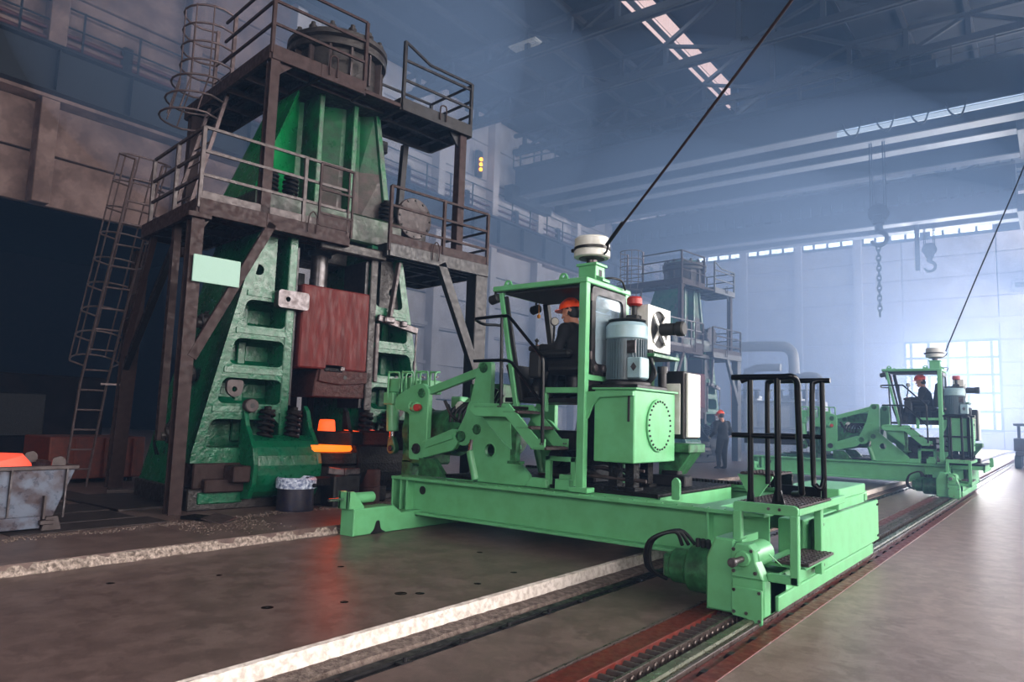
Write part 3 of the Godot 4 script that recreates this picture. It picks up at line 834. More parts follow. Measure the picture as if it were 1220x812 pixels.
	P("handrail", G.new()
		.tube(arc([v3(-2.02, 0.92, -6.35), v3(-2.02, 1.7, -6.35), v3(-2.0, 1.8, -6.35), v3(-1.9, 1.81, -6.35), v3(-1.5, 1.81, -6.35)], 3), 0.022, 8)
		.tube(arc([v3(-1.55, 1.81, -6.35), v3(-1.62, 1.8, -6.34), v3(-1.64, 1.7, -6.33), v3(-1.64, 1.02, -6.33), v3(-1.62, 0.94, -6.33), v3(-1.58, 0.92, -6.34), v3(-1.56, 1.0, -6.35)], 3), 0.022, 8)
		.tube([v3(-1.565, 1.8, -6.35), v3(-1.565, 0.8, -6.37)], 0.022, 8)
		.tube([v3(-2.02, 1.34, -6.35), v3(-1.57, 1.34, -6.35)], 0.02, 8), "rail_black")
	P("kick_plate", G.new().span(v3(-1.97, 0.84, -6.42), v3(-1.6, 0.92, -6.4), 0.003), "rail_black")
	P("step_bracket", G.new().prism(p2([-2.33, 0.98, -2.02, 0.98, -2.02, 0.96, -2.15, 0.78, -2.22, 0.78]), -6.5, -6.47, T_xy()), "mach_green")
	tread("step_tread", v3(-2.3, 0.985, -7.0), v3(-2.0, 1.0, -6.45), cur)
	P("step_bracket", G.new().prism(p2([-2.3, 0.98, -2.0, 0.98, -2.0, 0.78, -2.2, 0.86]), -7.02, -6.99, T_xy()), "rail_black")

	carriage()
	return cur

func tread(called: String, lo: Vector3, hi: Vector3, parent: Node3D) -> MeshInstance3D:
	var g := G.new().span(lo, hi, 0.003)
	var nx := int((hi.x - lo.x) / 0.04)
	var nz := int((hi.z - lo.z) / 0.04)
	for i in nx:
		for j in nz:
			if (i + j) % 2 == 0:
				g.box(v3(lo.x + (i + 0.5) * (hi.x - lo.x) / nx, hi.y + 0.002, lo.z + (j + 0.5) * (hi.z - lo.z) / nz), v3(0.03, 0.006, 0.01))
			else:
				g.box(v3(lo.x + (i + 0.5) * (hi.x - lo.x) / nx, hi.y + 0.002, lo.z + (j + 0.5) * (hi.z - lo.z) / nz), v3(0.01, 0.006, 0.03))
	if parent == cur:
		return P(called, g, "steel_grey")
	return P(called, g, "steel_grey", parent)

func arc(pts: Array, k := 5) -> Array:
	# a smooth curve through the points
	var o := []
	for i in pts.size() - 1:
		var a: Vector3 = pts[maxi(0, i - 1)]
		var b: Vector3 = pts[i]
		var c: Vector3 = pts[i + 1]
		var d: Vector3 = pts[mini(pts.size() - 1, i + 2)]
		for j in k:
			o.append(b.cubic_interpolate(c, a, d, float(j) / k))
	o.append(pts[-1])
	return o

func slot(a: Vector2, b: Vector2, ra: float, rb: float, k := 8) -> PackedVector2Array:
	# the outline of a link with rounded ends
	var p := PackedVector2Array()
	var t := (b - a).angle()
	for i in k + 1:
		p.append(a + Vector2.from_angle(t + PI / 2 + PI * i / k) * ra)
	for i in k + 1:
		p.append(b + Vector2.from_angle(t - PI / 2 + PI * i / k) * rb)
	return p

func pin_boss(called: String, x: float, y: float, z: float, r: float, d: float, m = "mach_green_dark", s := 1.0) -> void:
	var g := G.new().cyl(v3(x, y, z), v3(x, y, z + d * s), r, 20, 0.006)
	for i in 6:
		var q := Vector2.from_angle(TAU * i / 6) * r * 0.68
		bolt(g, v3(x + q.x, y + q.y, z + d * s), v3(0, 0, s), r * 0.2)
	C(called, g, m)

func carriage() -> void:
	var g: G
	C("carriage_deck", G.new().span(v3(-5.9, 0.69, -8.4), v3(-3.1, 0.73, -6.45), 0.006), "forge_black")
	C("deck_rim", G.new().span(v3(-5.9, 0.6, -6.5), v3(-3.1, 0.7, -6.46), 0.004).span(v3(-3.14, 0.55, -8.4), v3(-3.1, 0.71, -6.46), 0.004), "mach_green")
	# main side plates, tall brackets and the linkage, near and far
	for q in [[-6.4, 1.0], [-7.75, -1.0]]:
		var z: float = q[0]
		var s: float = q[1]
		var pl := C("side_plate", plate(rounded(p2([-5.35, 0.69, -5.46, 1.3, -5.4, 1.42, -5.28, 1.42, -4.58, 0.79, -4.64, 0.69]), 0.06), [disc2(Vector2(-5.16, 1.05), 0.075)], z - 0.05, z), "mach_green")
		C("hole_ring", G.new().lathe([Vector2(0.075, 0), Vector2(0.088, 0), Vector2(0.088, 0.008), Vector2(0.075, 0.008)], 20, Transform3D(Basis(Vector3.RIGHT, Vector3.BACK, Vector3.DOWN), v3(-5.16, 1.05, z))), "mach_green", pl)
		pin_boss("pivot_boss", -5.36, 1.28, z, 0.06, 0.02, "mach_green_dark", 1.0)
		C("plate_foot", G.new().prism(p2([-4.64, 0.69, -4.58, 0.79, -4.38, 0.79, -4.36, 0.69]), z - 0.06, z + 0.01, T_xy(), 0.006), "mach_green")
		C("tall_bracket", G.new().prism(rounded(p2([-5.55, 1.56, -5.43, 2.04, -5.4, 2.07, -5.25, 2.07, -5.23, 2.04, -5.23, 1.2, -5.4, 1.0, -5.5, 1.15]), 0.03), z - 0.14, z - 0.06, T_xy(), 0.006), "mach_green")
		pin_boss("bracket_boss", -5.34, 2.0, z - 0.06, 0.06, 0.02)
		C("swing_arm", G.new().prism(rounded(p2([-5.56, 1.6, -5.6, 1.45, -5.7, 1.28, -5.74, 1.18, -5.68, 1.08, -5.56, 1.08, -5.48, 1.16, -5.4, 1.3, -5.38, 1.6]), 0.05), z - 0.13, z - 0.055, T_xy(), 0.006), "mach_green")
		pin_boss("arm_boss", -5.64, 1.19, z - 0.05, 0.065, 0.04)
		C("top_link", G.new().bar(v3(-6.25, 1.72, z - 0.1), v3(-5.38, 1.97, z - 0.1), 0.06, 0.1, UP, 0.008), "mach_green")
		C("lower_link", G.new().prism(rounded(p2([-6.24, 0.9, -6.26, 1.1, -5.74, 1.28, -5.66, 1.24, -5.66, 1.12, -5.74, 1.02]), 0.04), z - 0.09, z - 0.01, T_xy(), 0.008), "mach_green")
		C("link_rib", G.new().bar(v3(-6.18, 1.05, z), v3(-5.74, 1.18, z), 0.03, 0.05, UP, 0.004), "mach_green")
		C("hanger_plate", G.new().prism(rounded(p2([-6.53, 1.45, -6.5, 0.87, -6.26, 0.87, -6.2, 0.94, -6.2, 1.74, -6.3, 1.82, -6.42, 1.82, -6.78, 1.66, -6.8, 1.5]), 0.05), z - 0.12, z - 0.04, T_xy(), 0.008), "mach_green")
		pin_boss("hanger_boss", -6.36, 1.01, z - 0.04, 0.065, 0.03, "cab_dark")
		pin_boss("hanger_boss", -6.31, 1.7, z - 0.04, 0.06, 0.02)
		g = G.new().cyl(v3(-5.44, 1.16, z - 0.02), v3(-5.465, 1.02, z - 0.02), 0.032, 16)
		C("lift_rod", g, "chrome")
		C("lift_cylinder", G.new().cyl(v3(-5.462, 1.03, z - 0.02), v3(-5.36, 0.7, z - 0.02), 0.055, 20, 0.01), "mach_green")
		C("pedestal", G.new().prism(p2([-6.3, 0.69, -6.3, 0.9, -6.05, 0.9, -5.85, 0.69]), z - 0.1, z - 0.02, T_xy(), 0.005), "mach_green_dark")
		C("tilt_cylinder", G.new().cyl(v3(-7.1, 1.56, z - 0.3), v3(-7.08, 1.2, z - 0.3), 0.085, 24, 0.012), "mach_green")
		C("tilt_rod", G.new().cyl(v3(-7.08, 1.2, z - 0.3), v3(-7.08, 1.1, z - 0.3), 0.045, 16), "chrome")
		C("rod_eye", G.new().prism(slot(Vector2(-7.08, 1.1), Vector2(-7.06, 0.98), 0.05, 0.08), z - 0.34, z - 0.26, T_xy(), 0.008), "mach_green_dark")
		pin_boss("eye_pin", -7.06, 0.98, z - 0.26, 0.04, 0.02, "cab_dark")
		C("cylinder_head", G.new().span(v3(-7.2, 1.55, z - 0.4), v3(-7.0, 1.72, z - 0.2), 0.02), "mach_green")
		C("trunnion", G.new().cyl(v3(-6.7, 1.56, z - 0.28), v3(-6.42, 1.53, z + 0.02), 0.055, 18, 0.008), "mach_green")
	C("pressure_knob", G.new().cyl(v3(-6.33, 1.52, -6.42), v3(-6.3, 1.515, -6.33), 0.045, 14, 0.01), "red_paint")
	C("knob_collar", G.new().cyl(v3(-6.42, 1.53, -6.42), v3(-6.33, 1.52, -6.38), 0.065, 16, 0.01), "mach_green")
	# peel: round body, jaw carrier, tongs
	g = G.new()
	var ax := Transform3D(Basis(Vector3.UP, Vector3.LEFT, Vector3.BACK), v3(-5.2, 1.22, -6.95))
	g.lathe([Vector2(0, 0), Vector2(0.24, 0), Vector2(0.24, 0.9), Vector2(0.3, 0.92), Vector2(0.3, 1.1), Vector2(0.27, 1.12), Vector2(0.27, 1.5), Vector2(0.33, 1.52), Vector2(0.33, 1.62), Vector2(0.2, 1.66), Vector2(0, 1.66)], 28, ax)
	C("peel_body", g, "mach_green_dark")
	C("peel_block", G.new().span(v3(-6.95, 0.78, -7.3), v3(-6.55, 1.5, -6.75), 0.03), "mach_green_dark")
	C("peel_support", G.new().span(v3(-6.95, 0.3, -7.25), v3(-6.75, 0.85, -6.75), 0.02), "mach_green_dark")
	C("jaw_carrier", G.new().span(v3(-7.25, 0.95, -7.2), v3(-6.9, 1.35, -6.75), 0.04).bar(v3(-7.1, 1.1, -6.95), v3(-7.75, 1.08, -6.75), 0.24, 0.22, UP, 0.03), "forge_black")
	for s in [-1.0, 1.0]:
		var o := -0.1 if s < 0 else 0.1
		C("tong_jaw", G.new().prism(rounded(p2([-7.6, -6.75 + o, -7.6, -6.66 + o * 2.2, -7.9, -6.53 + o * 2.6, -8.3, -6.44 + o * 2.6, -8.52, -6.44 + o * 1.7, -8.46, -6.46 + o * 1.1, -8.28, -6.46 + o * 1.6, -7.95, -6.56 + o * 1.5, -7.7, -6.68 + o * 0.8]), 0.04), 0.99, 1.17, T_xz(), 0.012), "forge_black")
	# hydraulic block on top of the head
	C("valve_block", G.new().span(v3(-7.15, 1.72, -6.85), v3(-6.95, 1.9, -6.65), 0.012).span(v3(-6.92, 1.66, -6.9), v3(-6.78, 1.92, -6.7), 0.012).span(v3(-6.72, 1.7, -6.95), v3(-6.45, 1.88, -6.7), 0.012), "mach_green")
	for i in 6:
		var x := -7.1 + i * 0.13
		C("hydraulic_pipe", G.new().tube(arc([v3(x, 1.62, -6.6 - (i % 2) * 0.12), v3(x, 1.95, -6.6 - (i % 2) * 0.12), v3(x + 0.03, 1.98, -6.6 - (i % 2) * 0.12), v3(x + 0.14, 1.98, -6.62 - (i % 2) * 0.12), v3(x + 0.17, 1.95, -6.63), v3(x + 0.17, 1.75, -6.64)], 4), 0.014, 6), "mach_green")
	g = G.new()
	for i in 9:
		bolt(g, v3(-7.12 + i * 0.08, 1.92, -6.75 - (i % 3) * 0.06), UP, 0.022)
	stuff(C("pipe_fittings", g, "bright_steel"))
	# hoses and pipes behind the linkage
	for i in 5:
		var x := -6.1 + i * 0.07
		C("hose", G.new().tube(arc([v3(x, 1.35, -6.75), v3(x + 0.02, 1.5, -6.78), v3(x + 0.12, 1.58, -6.85), v3(x + 0.25, 1.5, -6.9), v3(x + 0.3, 1.2, -6.95)]), 0.026, 8), "rubber")
	for i in 4:
		C("hose", G.new().tube(arc([v3(-6.18, 1.62 - i * 0.05, -6.72 - i * 0.06), v3(-6.05, 1.42 - i * 0.06, -6.74 - i * 0.06), v3(-5.85, 1.36 - i * 0.05, -6.76 - i * 0.06), v3(-5.62, 1.52 - i * 0.03, -6.78 - i * 0.06), v3(-5.45, 1.8 - i * 0.03, -6.8 - i * 0.06)]), 0.022, 8), "rubber")
	for i in 3:
		C("hydraulic_pipe", G.new().tube([v3(-6.2, 1.48 + i * 0.06, -7.0 - i * 0.05), v3(-5.6, 1.5 + i * 0.06, -7.0 - i * 0.05), v3(-5.6, 1.75, -7.05)], 0.018, 6), "mach_green")
	C("manifold", G.new().span(v3(-6.15, 1.32, -6.95), v3(-5.6, 1.46, -6.75), 0.01).span(v3(-6.1, 1.6, -7.5), v3(-5.55, 1.85, -7.1), 0.015), "mach_green_dark")
	C("accumulator", G.new().lathe([Vector2(0, 0), Vector2(0.06, 0.01), Vector2(0.075, 0.06), Vector2(0.075, 0.1), Vector2(0.04, 0.15), Vector2(0, 0.16)], 16, Transform3D(Basis(), v3(-6.02, 1.46, -6.85))), "white_paint")
	stairs()
	cab()
	power_pack()

func plate(outline: PackedVector2Array, holes: Array, z0: float, z1: float) -> G:
	# a flat plate with holes cut through: the faces are cut along a line through each hole, the walls follow every loop
	var polys := [outline]
	for h in holes:
		var cx := 0.0
		for p in h: cx += p.x / h.size()
		var next := []
		for q in polys:
			for side in [rect2(cx - 500, -500, cx, 500), rect2(cx, -500, cx + 500, 500)]:
				for half in Geometry2D.intersect_polygons(q, side):
					next.append_array(Geometry2D.clip_polygons(half, h))
		polys = next
	var g := G.new()
	for q in polys:
		var idx := Geometry2D.triangulate_polygon(q)
		for i in range(0, idx.size(), 3):
			var a: Vector2 = q[idx[i]]
			var b: Vector2 = q[idx[i + 1]]
			var c: Vector2 = q[idx[i + 2]]
			if (b - a).cross(c - a) < 0:
				var t := b
				b = c
				c = t
			g.tri(v3(a.x, a.y, z1), v3(b.x, b.y, z1), v3(c.x, c.y, z1))
			g.tri(v3(a.x, a.y, z0), v3(c.x, c.y, z0), v3(b.x, b.y, z0))
	var loops := [outline]
	loops.append_array(holes)
	for k in loops.size():
		var l: PackedVector2Array = loops[k].duplicate()
		if Geometry2D.is_polygon_clockwise(l) == (k == 0):
			l.reverse()
		for i in l.size():
			var a := l[i]
			var b := l[(i + 1) % l.size()]
			g.quad(v3(a.x, a.y, z0), v3(b.x, b.y, z0), v3(b.x, b.y, z1), v3(a.x, a.y, z1))
	return g

func stairs() -> void:
	var g: G
	for z in [-5.97, -6.4]:
		var st := C("stair_stringer", G.new().prism(p2([-5.12, 1.5, -5.07, 1.57, -4.58, 1.57, -4.2, 1.22, -4.11, 1.22, -4.11, 1.11, -4.27, 1.11, -4.62, 1.43, -5.04, 1.43]), z - 0.02, z, T_xy(), 0.004), "mach_green")
		for q in [[-4.16, 1.17], [-4.13, 1.17], [-4.72, 1.54], [-4.69, 1.54]]:
			var b := G.new()
			bolt(b, v3(q[0], q[1], z), v3(0, 0, 1), 0.01)
			C("bolt", b, "bright_steel", st)
	C("stair_gusset", G.new().prism(p2([-5.02, 1.43, -4.66, 1.43, -4.64, 1.12]), -6.14, -6.11, T_xy()).prism(p2([-5.02, 1.43, -4.64, 1.12, -4.64, 1.09, -5.06, 1.43]), -6.3, -6.11, T_xy()), "mach_green")
	C("stair_leg", G.new().span(v3(-4.66, 0.95, -6.2), v3(-4.58, 1.43, -6.12), 0.004).span(v3(-4.68, 0.94, -6.2), v3(-4.52, 0.97, -6.1), 0.003), "mach_green_dark")
	for q in [[-4.56, 1.5], [-4.38, 1.34], [-4.19, 1.14]]:
		var d := G.new().span(v3(q[0] - 0.1, q[1] - 0.03, -6.38), v3(q[0] + 0.1, q[1], -5.97), 0.004)
		for i in 6:
			for j in 4:
				d.box(v3(q[0] - 0.08 + j * 0.05, q[1] + 0.002, -6.34 + i * 0.065), v3(0.03, 0.008, 0.012))
		C("stair_tread", d, "steel_grey")
	C("stair_landing", G.new().span(v3(-5.06, 1.52, -6.38), v3(-4.62, 1.55, -5.97), 0.004), "steel_dark")
	C("stair_handrail", G.new()
		.tube(arc([v3(-5.07, 2.5, -5.97), v3(-4.85, 2.505, -5.97), v3(-4.66, 2.505, -5.97), v3(-4.6, 2.48, -5.97), v3(-4.4, 2.28, -5.97), v3(-4.2, 2.08, -5.97), v3(-4.165, 2.03, -5.97), v3(-4.155, 1.9, -5.97), v3(-4.14, 1.18, -5.97)], 3), 0.018, 8)
		.tube([v3(-4.71, 2.5, -5.97), v3(-4.69, 1.55, -5.97)], 0.016, 8)
		.tube(arc([v3(-5.07, 2.5, -5.97), v3(-5.1, 2.49, -6.0), v3(-5.1, 2.46, -6.15), v3(-5.0, 2.46, -6.3), v3(-4.98, 2.4, -6.32), v3(-4.95, 1.55, -6.32)], 3), 0.016, 8)
		.tube(arc([v3(-5.08, 2.03, -5.97), v3(-4.7, 2.03, -5.97), v3(-4.58, 2.01, -5.97), v3(-4.5, 1.94, -5.97), v3(-4.18, 1.6, -5.97), v3(-4.15, 1.55, -5.97)], 3), 0.018, 8), "rail_black")
	# pipes, valves and brackets seen under the stairs
	for i in 8:
		var y := 0.8 + (i % 4) * 0.13
		C("floor_pipe", G.new().tube(arc([v3(-4.75 + i * 0.05, y, -6.8 - i * 0.1), v3(-4.3, y + 0.02, -6.7 - i * 0.09), v3(-4.1, y + 0.1, -6.65 - i * 0.1), v3(-3.6, y * 0.9 + 0.05, -6.7 - i * 0.1)]), 0.018, 6), "steel_dark" if i % 3 else "bright_steel")
	C("valve_stand", G.new().span(v3(-4.42, 0.72, -6.5), v3(-4.36, 1.03, -6.44), 0.004).span(v3(-4.1, 0.72, -6.5), v3(-4.04, 1.03, -6.44), 0.004).span(v3(-4.42, 0.98, -6.5), v3(-4.04, 1.03, -6.44), 0.004), "mach_green")
	C("junction_box", G.new().span(v3(-4.24, 0.69, -6.46), v3(-4.06, 0.8, -6.36), 0.006).span(v3(-4.2, 0.8, -6.44), v3(-4.08, 0.85, -6.38), 0.004), "mach_green")
	C("pump_block", G.new().span(v3(-4.7, 0.73, -7.6), v3(-4.1, 1.3, -6.95), 0.02).cyl(v3(-4.5, 1.0, -6.95), v3(-4.5, 1.0, -6.75), 0.1, 18, 0.01), "steel_dark")

func cab() -> void:
	var g: G
	var z0 := -6.36
	var z1 := -7.22
	C("rear_post", G.new().span(v3(-3.96, 0.73, z0 - 0.04), v3(-3.87, 2.88, z0 + 0.04), 0.006), "mach_green")
	C("post_foot", G.new().span(v3(-4.02, 0.69, z0 - 0.08), v3(-3.8, 0.74, z0 + 0.07), 0.005), "mach_green")
	C("rear_post", G.new().span(v3(-3.96, 0.73, z1 - 0.04), v3(-3.87, 2.88, z1 + 0.04), 0.006), "mach_green")
	C("front_post", G.new().bar(v3(-5.03, 2.84, z0), v3(-4.76, 1.5, z0), 0.05, 0.055, Vector3.RIGHT, 0.005), "mach_green")
	C("front_post", G.new().bar(v3(-5.0, 2.84, z1), v3(-4.78, 1.6, z1), 0.07, 0.07, Vector3.RIGHT, 0.005), "cab_dark")
	C("door_seal", G.new().bar(v3(-4.97, 2.8, z0 - 0.01), v3(-4.72, 1.62, z0 - 0.01), 0.03, 0.04, Vector3.RIGHT), "cab_dark")
	var rf := C("cab_roof", G.new().span(v3(-5.13, 2.86, z1 - 0.06), v3(-3.86, 2.92, z0 + 0.05), 0.01), "mach_green")
	C("roof_lining", G.new().span(v3(-5.0, 2.83, z1), v3(-3.95, 2.86, z0 - 0.03)), "cab_dark", rf)
	for q in [[-4.98, z0 - 0.05], [-4.2, z0 - 0.02], [-4.98, z1 + 0.1]]:
		C("lifting_eye", plate(rounded(p2([q[0] - 0.07, 2.92, q[0] + 0.07, 2.92, q[0] + 0.03, 3.0, q[0] - 0.03, 3.0]), 0.04), [disc2(Vector2(q[0], 2.965), 0.018, 10)], q[1] - 0.01, q[1] + 0.01), "mach_green", rf)
	for q in [[-5.1, z0 + 0.03], [-5.12, z1 + 0.05]]:
		g = G.new().cyl(v3(q[0] + 0.06, 2.79, q[1]), v3(q[0] - 0.07, 2.76, q[1]), 0.055, 18, 0.015).bar(v3(q[0], 2.86, q[1]), v3(q[0], 2.8, q[1]), 0.02, 0.02)
		C("work_lamp", g, "cab_dark")
	C("pendant_switch", G.new().lathe([Vector2(0, -0.03), Vector2(0.02, -0.02), Vector2(0.024, 0.01), Vector2(0, 0.03)], 10, Transform3D(Basis(), v3(-5.04, 2.68, z1 + 0.1))).tube([v3(-5.04, 2.7, z1 + 0.1), v3(-5.04, 2.84, z1 + 0.1)], 0.005, 5), "yellow_paint")
	# rear wall with its rounded window
	var fr := rounded(rect2(z1 + 0.05, 1.9, z0 - 0.06, 2.84), 0.06)
	var hole := rounded(rect2(z1 + 0.12, 2.02, z0 - 0.14, 2.76), 0.08)
	g = plate(fr, [hole], -0.02, 0.02)
	var t := G.new().add(g, Transform3D(Basis(Vector3(0, 0, 1), Vector3.UP, Vector3(-1, 0, 0)), v3(-3.88, 0, 0)))
	var wf := C("window_frame", t, "steel_dark")
	C("window_glass", G.new().span(v3(-3.885, 2.0, z1 + 0.1), v3(-3.879, 2.78, z0 - 0.12)), "glass", wf)
	for y in [2.72, 2.1]:
		C("window_hinge", G.new().cyl(v3(-3.865, y - 0.04, z0 - 0.055), v3(-3.865, y + 0.04, z0 - 0.055), 0.018, 8), "steel_grey", wf)
	C("rear_rail", G.new().span(v3(-3.96, 1.84, z1), v3(-3.88, 1.9, z0), 0.005).span(v3(-4.4, 1.7, z0 - 0.03), v3(-3.9, 1.76, z0 + 0.03), 0.005).span(v3(-4.42, 1.5, z0 - 0.03), v3(-4.36, 1.76, z0 + 0.03), 0.005), "mach_green")
	for dz in [0.12, 0.3]:
		C("pressure_gauge", G.new().cyl(v3(-3.87, 1.97, z0 - dz), v3(-3.83, 1.97, z0 - dz), 0.04, 18, 0.005).cyl(v3(-3.87, 1.9, z0 - dz), v3(-3.87, 1.95, z0 - dz), 0.012, 6), "bright_steel")
	C("rear_wall", G.new().span(v3(-3.94, 0.95, z1 + 0.04), v3(-3.9, 1.86, z0 - 0.05), 0.004), "steel_dark")
	C("cab_floor", G.new().span(v3(-4.95, 1.6, z1), v3(-3.92, 1.65, z0 - 0.02), 0.004), "steel_dark")
	C("front_panel", G.new().bar(v3(-4.93, 2.02, (z0 + z1) * 0.5), v3(-4.8, 1.6, (z0 + z1) * 0.5), 0.84, 0.03, Vector3.RIGHT), "cab_dark")
	C("side_wall", G.new().span(v3(-4.95, 1.62, z1 - 0.02), v3(-3.92, 2.0, z1 + 0.02), 0.004), "cab_dark")
	# seat, arm consoles, gauge
	var st := C("seat", G.new().box(v3(-4.28, 1.98, -6.8), v3(0.5, 0.13, 0.5), 0.05).bar(v3(-4.06, 2.02, -6.8), v3(-3.98, 2.6, -6.8), 0.46, 0.11, Vector3.RIGHT, 0.045), "cab_dark")
	C("seat_base", G.new().cyl(v3(-4.28, 1.65, -6.8), v3(-4.28, 1.93, -6.8), 0.12, 20, 0.02).box(v3(-4.28, 1.72, -6.8), v3(0.4, 0.08, 0.4), 0.02), "steel_dark", st)
	C("head_rest", G.new().box(v3(-3.97, 2.68, -6.8), v3(0.08, 0.13, 0.26), 0.03), "cab_dark", st)
	for z in [-6.5, -7.08]:
		C("arm_console", G.new().box(v3(-4.36, 2.14, z), v3(0.42, 0.08, 0.12), 0.03).box(v3(-4.6, 2.02, z), v3(0.16, 0.3, 0.14), 0.02).box(v3(-4.62, 2.2, z), v3(0.14, 0.06, 0.14), 0.015), "cab_dark")
	C("control_lever", G.new().cyl(v3(-4.62, 2.2, -6.5), v3(-4.62, 2.28, -6.5), 0.012, 8).lathe([Vector2(0, -0.02), Vector2(0.024, -0.005), Vector2(0.024, 0.01), Vector2(0, 0.03)], 10, Transform3D(Basis(), v3(-4.62, 2.29, -6.5))), "cab_dark")
	var gd := C("dial_gauge", G.new().cyl(v3(-4.66, 2.56, -6.9), v3(-4.63, 2.56, -6.87), 0.05, 20, 0.006), "bright_steel")
	C("dial_face", G.new().cyl(v3(-4.632, 2.56, -6.872), v3(-4.626, 2.56, -6.866), 0.042, 20), "white_paint", gd)
	C("gauge_stem", G.new().tube([v3(-4.65, 2.51, -6.89), v3(-4.66, 2.4, -6.9), v3(-4.72, 2.02, -6.95)], 0.014, 8), "steel_dark", gd)

func power_pack() -> void:
	var g: G
	# tank with its round inspection cover
	var tk := C("oil_tank", G.new().span(v3(-3.8, 1.01, -7.35), v3(-3.34, 1.74, -6.4), 0.01), "mach_green")
	C("tank_lid", G.new().span(v3(-3.82, 1.74, -7.37), v3(-3.31, 1.76, -6.38), 0.004), "mach_green", tk)
	var cv := C("round_cover", G.new().cyl(v3(-3.34, 1.39, -6.93), v3(-3.318, 1.39, -6.93), 0.275, 40, 0.006), "mach_green", tk)
	g = G.new()
	for i in 28:
		var q := Vector2.from_angle(TAU * i / 28) * 0.25
		bolt(g, v3(-3.318, 1.39 + q.y, -6.93 + q.x), v3(1, 0, 0), 0.012)
	stuff(C("cover_bolts", g, "cab_dark", tk))
	C("sight_glass", G.new().span(v3(-3.41, 1.42, -6.4), v3(-3.385, 1.68, -6.385), 0.004), "cab_dark", tk)
	C("tank_arm", plate(p2([-3.88, 1.55, -3.88, 1.72, -3.34, 1.72, -3.34, 1.68, -3.72, 1.66, -3.8, 1.58, -3.86, 1.45, -3.88, 1.42]), [], -6.4, -6.36), "mach_green")
	for q in [[-3.66, -6.62], [-3.47, -6.62], [-3.6, -7.2]]:
		C("tank_leg", G.new().span(v3(q[0] - 0.05, 0.73, q[1] - 0.06), v3(q[0] + 0.05, 1.02, q[1] + 0.06), 0.004).span(v3(q[0] - 0.08, 0.73, q[1] - 0.09), v3(q[0] + 0.08, 0.76, q[1] + 0.09)), "forge_black")
	C("lower_pipe", G.new().tube([v3(-4.0, 0.85, -6.55), v3(-3.3, 0.83, -6.6)], 0.02, 8).tube([v3(-4.0, 0.93, -6.7), v3(-3.4, 0.92, -6.75)], 0.016, 8), "steel_grey")
	C("rail_clamp", G.new().span(v3(-3.65, 0.73, -7.62), v3(-3.25, 0.85, -7.42), 0.01).span(v3(-3.55, 0.85, -7.58), v3(-3.35, 0.9, -7.46), 0.01), "steel_dark")
	C("lug_plate", G.new().prism(rounded(p2([-3.02, 0.68, -3.02, 0.86, -2.98, 0.9, -2.94, 0.86, -2.94, 0.68]), 0.02), -6.62, -6.58, T_xy()), "mach_green")
	# motor
	var mx := -3.68
	var mz := -6.86
	var mo := C("electric_motor", G.new().lathe([Vector2(0, 1.82), Vector2(0.2, 1.82), Vector2(0.2, 2.3), Vector2(0, 2.3)], 36, Transform3D(Basis(), v3(mx, 0, mz))), "grey_paint")
	g = G.new()
	for i in 40:
		var a := TAU * i / 40
		var d := v3(cos(a), 0, sin(a))
		g.bar(v3(mx, 1.87, mz) + d * 0.205, v3(mx, 2.29, mz) + d * 0.205, 0.006, 0.03, d)
	stuff(C("cooling_fins", g, "grey_paint", mo))
	C("fan_cowl", G.new().lathe([Vector2(0, 2.3), Vector2(0.215, 2.3), Vector2(0.225, 2.31), Vector2(0.225, 2.44), Vector2(0.19, 2.48), Vector2(0, 2.48)], 36, Transform3D(Basis(), v3(mx, 0, mz))), "pale_blue", mo)
	C("rain_cap", G.new().lathe([Vector2(0, 2.5), Vector2(0.2, 2.5), Vector2(0.205, 2.51), Vector2(0.12, 2.525), Vector2(0, 2.53)], 36, Transform3D(Basis(), v3(mx, 0, mz))).cyl(v3(mx, 2.47, mz), v3(mx, 2.51, mz), 0.1, 16), "cab_dark", mo)
	C("motor_flange", G.new().lathe([Vector2(0, 1.8), Vector2(0.26, 1.8), Vector2(0.26, 1.835), Vector2(0.22, 1.86), Vector2(0, 1.87)], 36, Transform3D(Basis(), v3(mx, 0, mz))), "steel_dark", mo)
	C("terminal_box", G.new().box(v3(mx + 0.2, 1.98, mz + 0.12), v3(0.16, 0.22, 0.2), 0.012), "pale_blue", mo)
	C("name_plate", G.new().span(v3(mx + 0.1, 2.14, mz + 0.165), v3(mx + 0.2, 2.27, mz + 0.19)), "bright_steel", mo)
	C("terminal_emblem", G.new().prism(p2([-0.035, 0, 0, -0.045, 0.035, 0, 0, 0.045]), 0, 0.004, Transform3D(Basis(Vector3.RIGHT, UP, Vector3.BACK), v3(mx + 0.2, 1.99, mz + 0.222))), "bright_steel", mo)
	C("motor_base", G.new().span(v3(-3.98, 1.76, -7.2), v3(-3.36, 1.8, -6.5), 0.006).span(v3(-4.0, 1.72, -6.62), v3(-3.5, 1.78, -6.42), 0.008), "steel_dark")
	# cooler with its fan
	var bx := v3(-3.62, 2.46, -7.28)
	var k := C("cooler_box", csg_to_zy(rect2(-7.56, 2.2, -7.0, 2.7), [disc2(Vector2(-7.28, 2.45), 0.21, 28)], -3.5), "white_paint")
	C("cooler_core", G.new().span(v3(-3.72, 2.2, -7.56), v3(-3.53, 2.7, -7.0), 0.01), "white_paint", k)
	C("fan_well", G.new().cyl(v3(-3.535, 2.45, -7.28), v3(-3.522, 2.45, -7.28), 0.209, 28), "cab_dark", k)
	g = G.new()
	for i in 4:
		var a := TAU * (i + 0.5) / 4
		g.bar(v3(-3.49, 2.45, -7.28), v3(-3.49, 2.45 + sin(a) * 0.215, -7.28 + cos(a) * 0.215), 0.045, 0.012, Vector3.RIGHT)
	C("fan_guard", g, "white_paint", k)
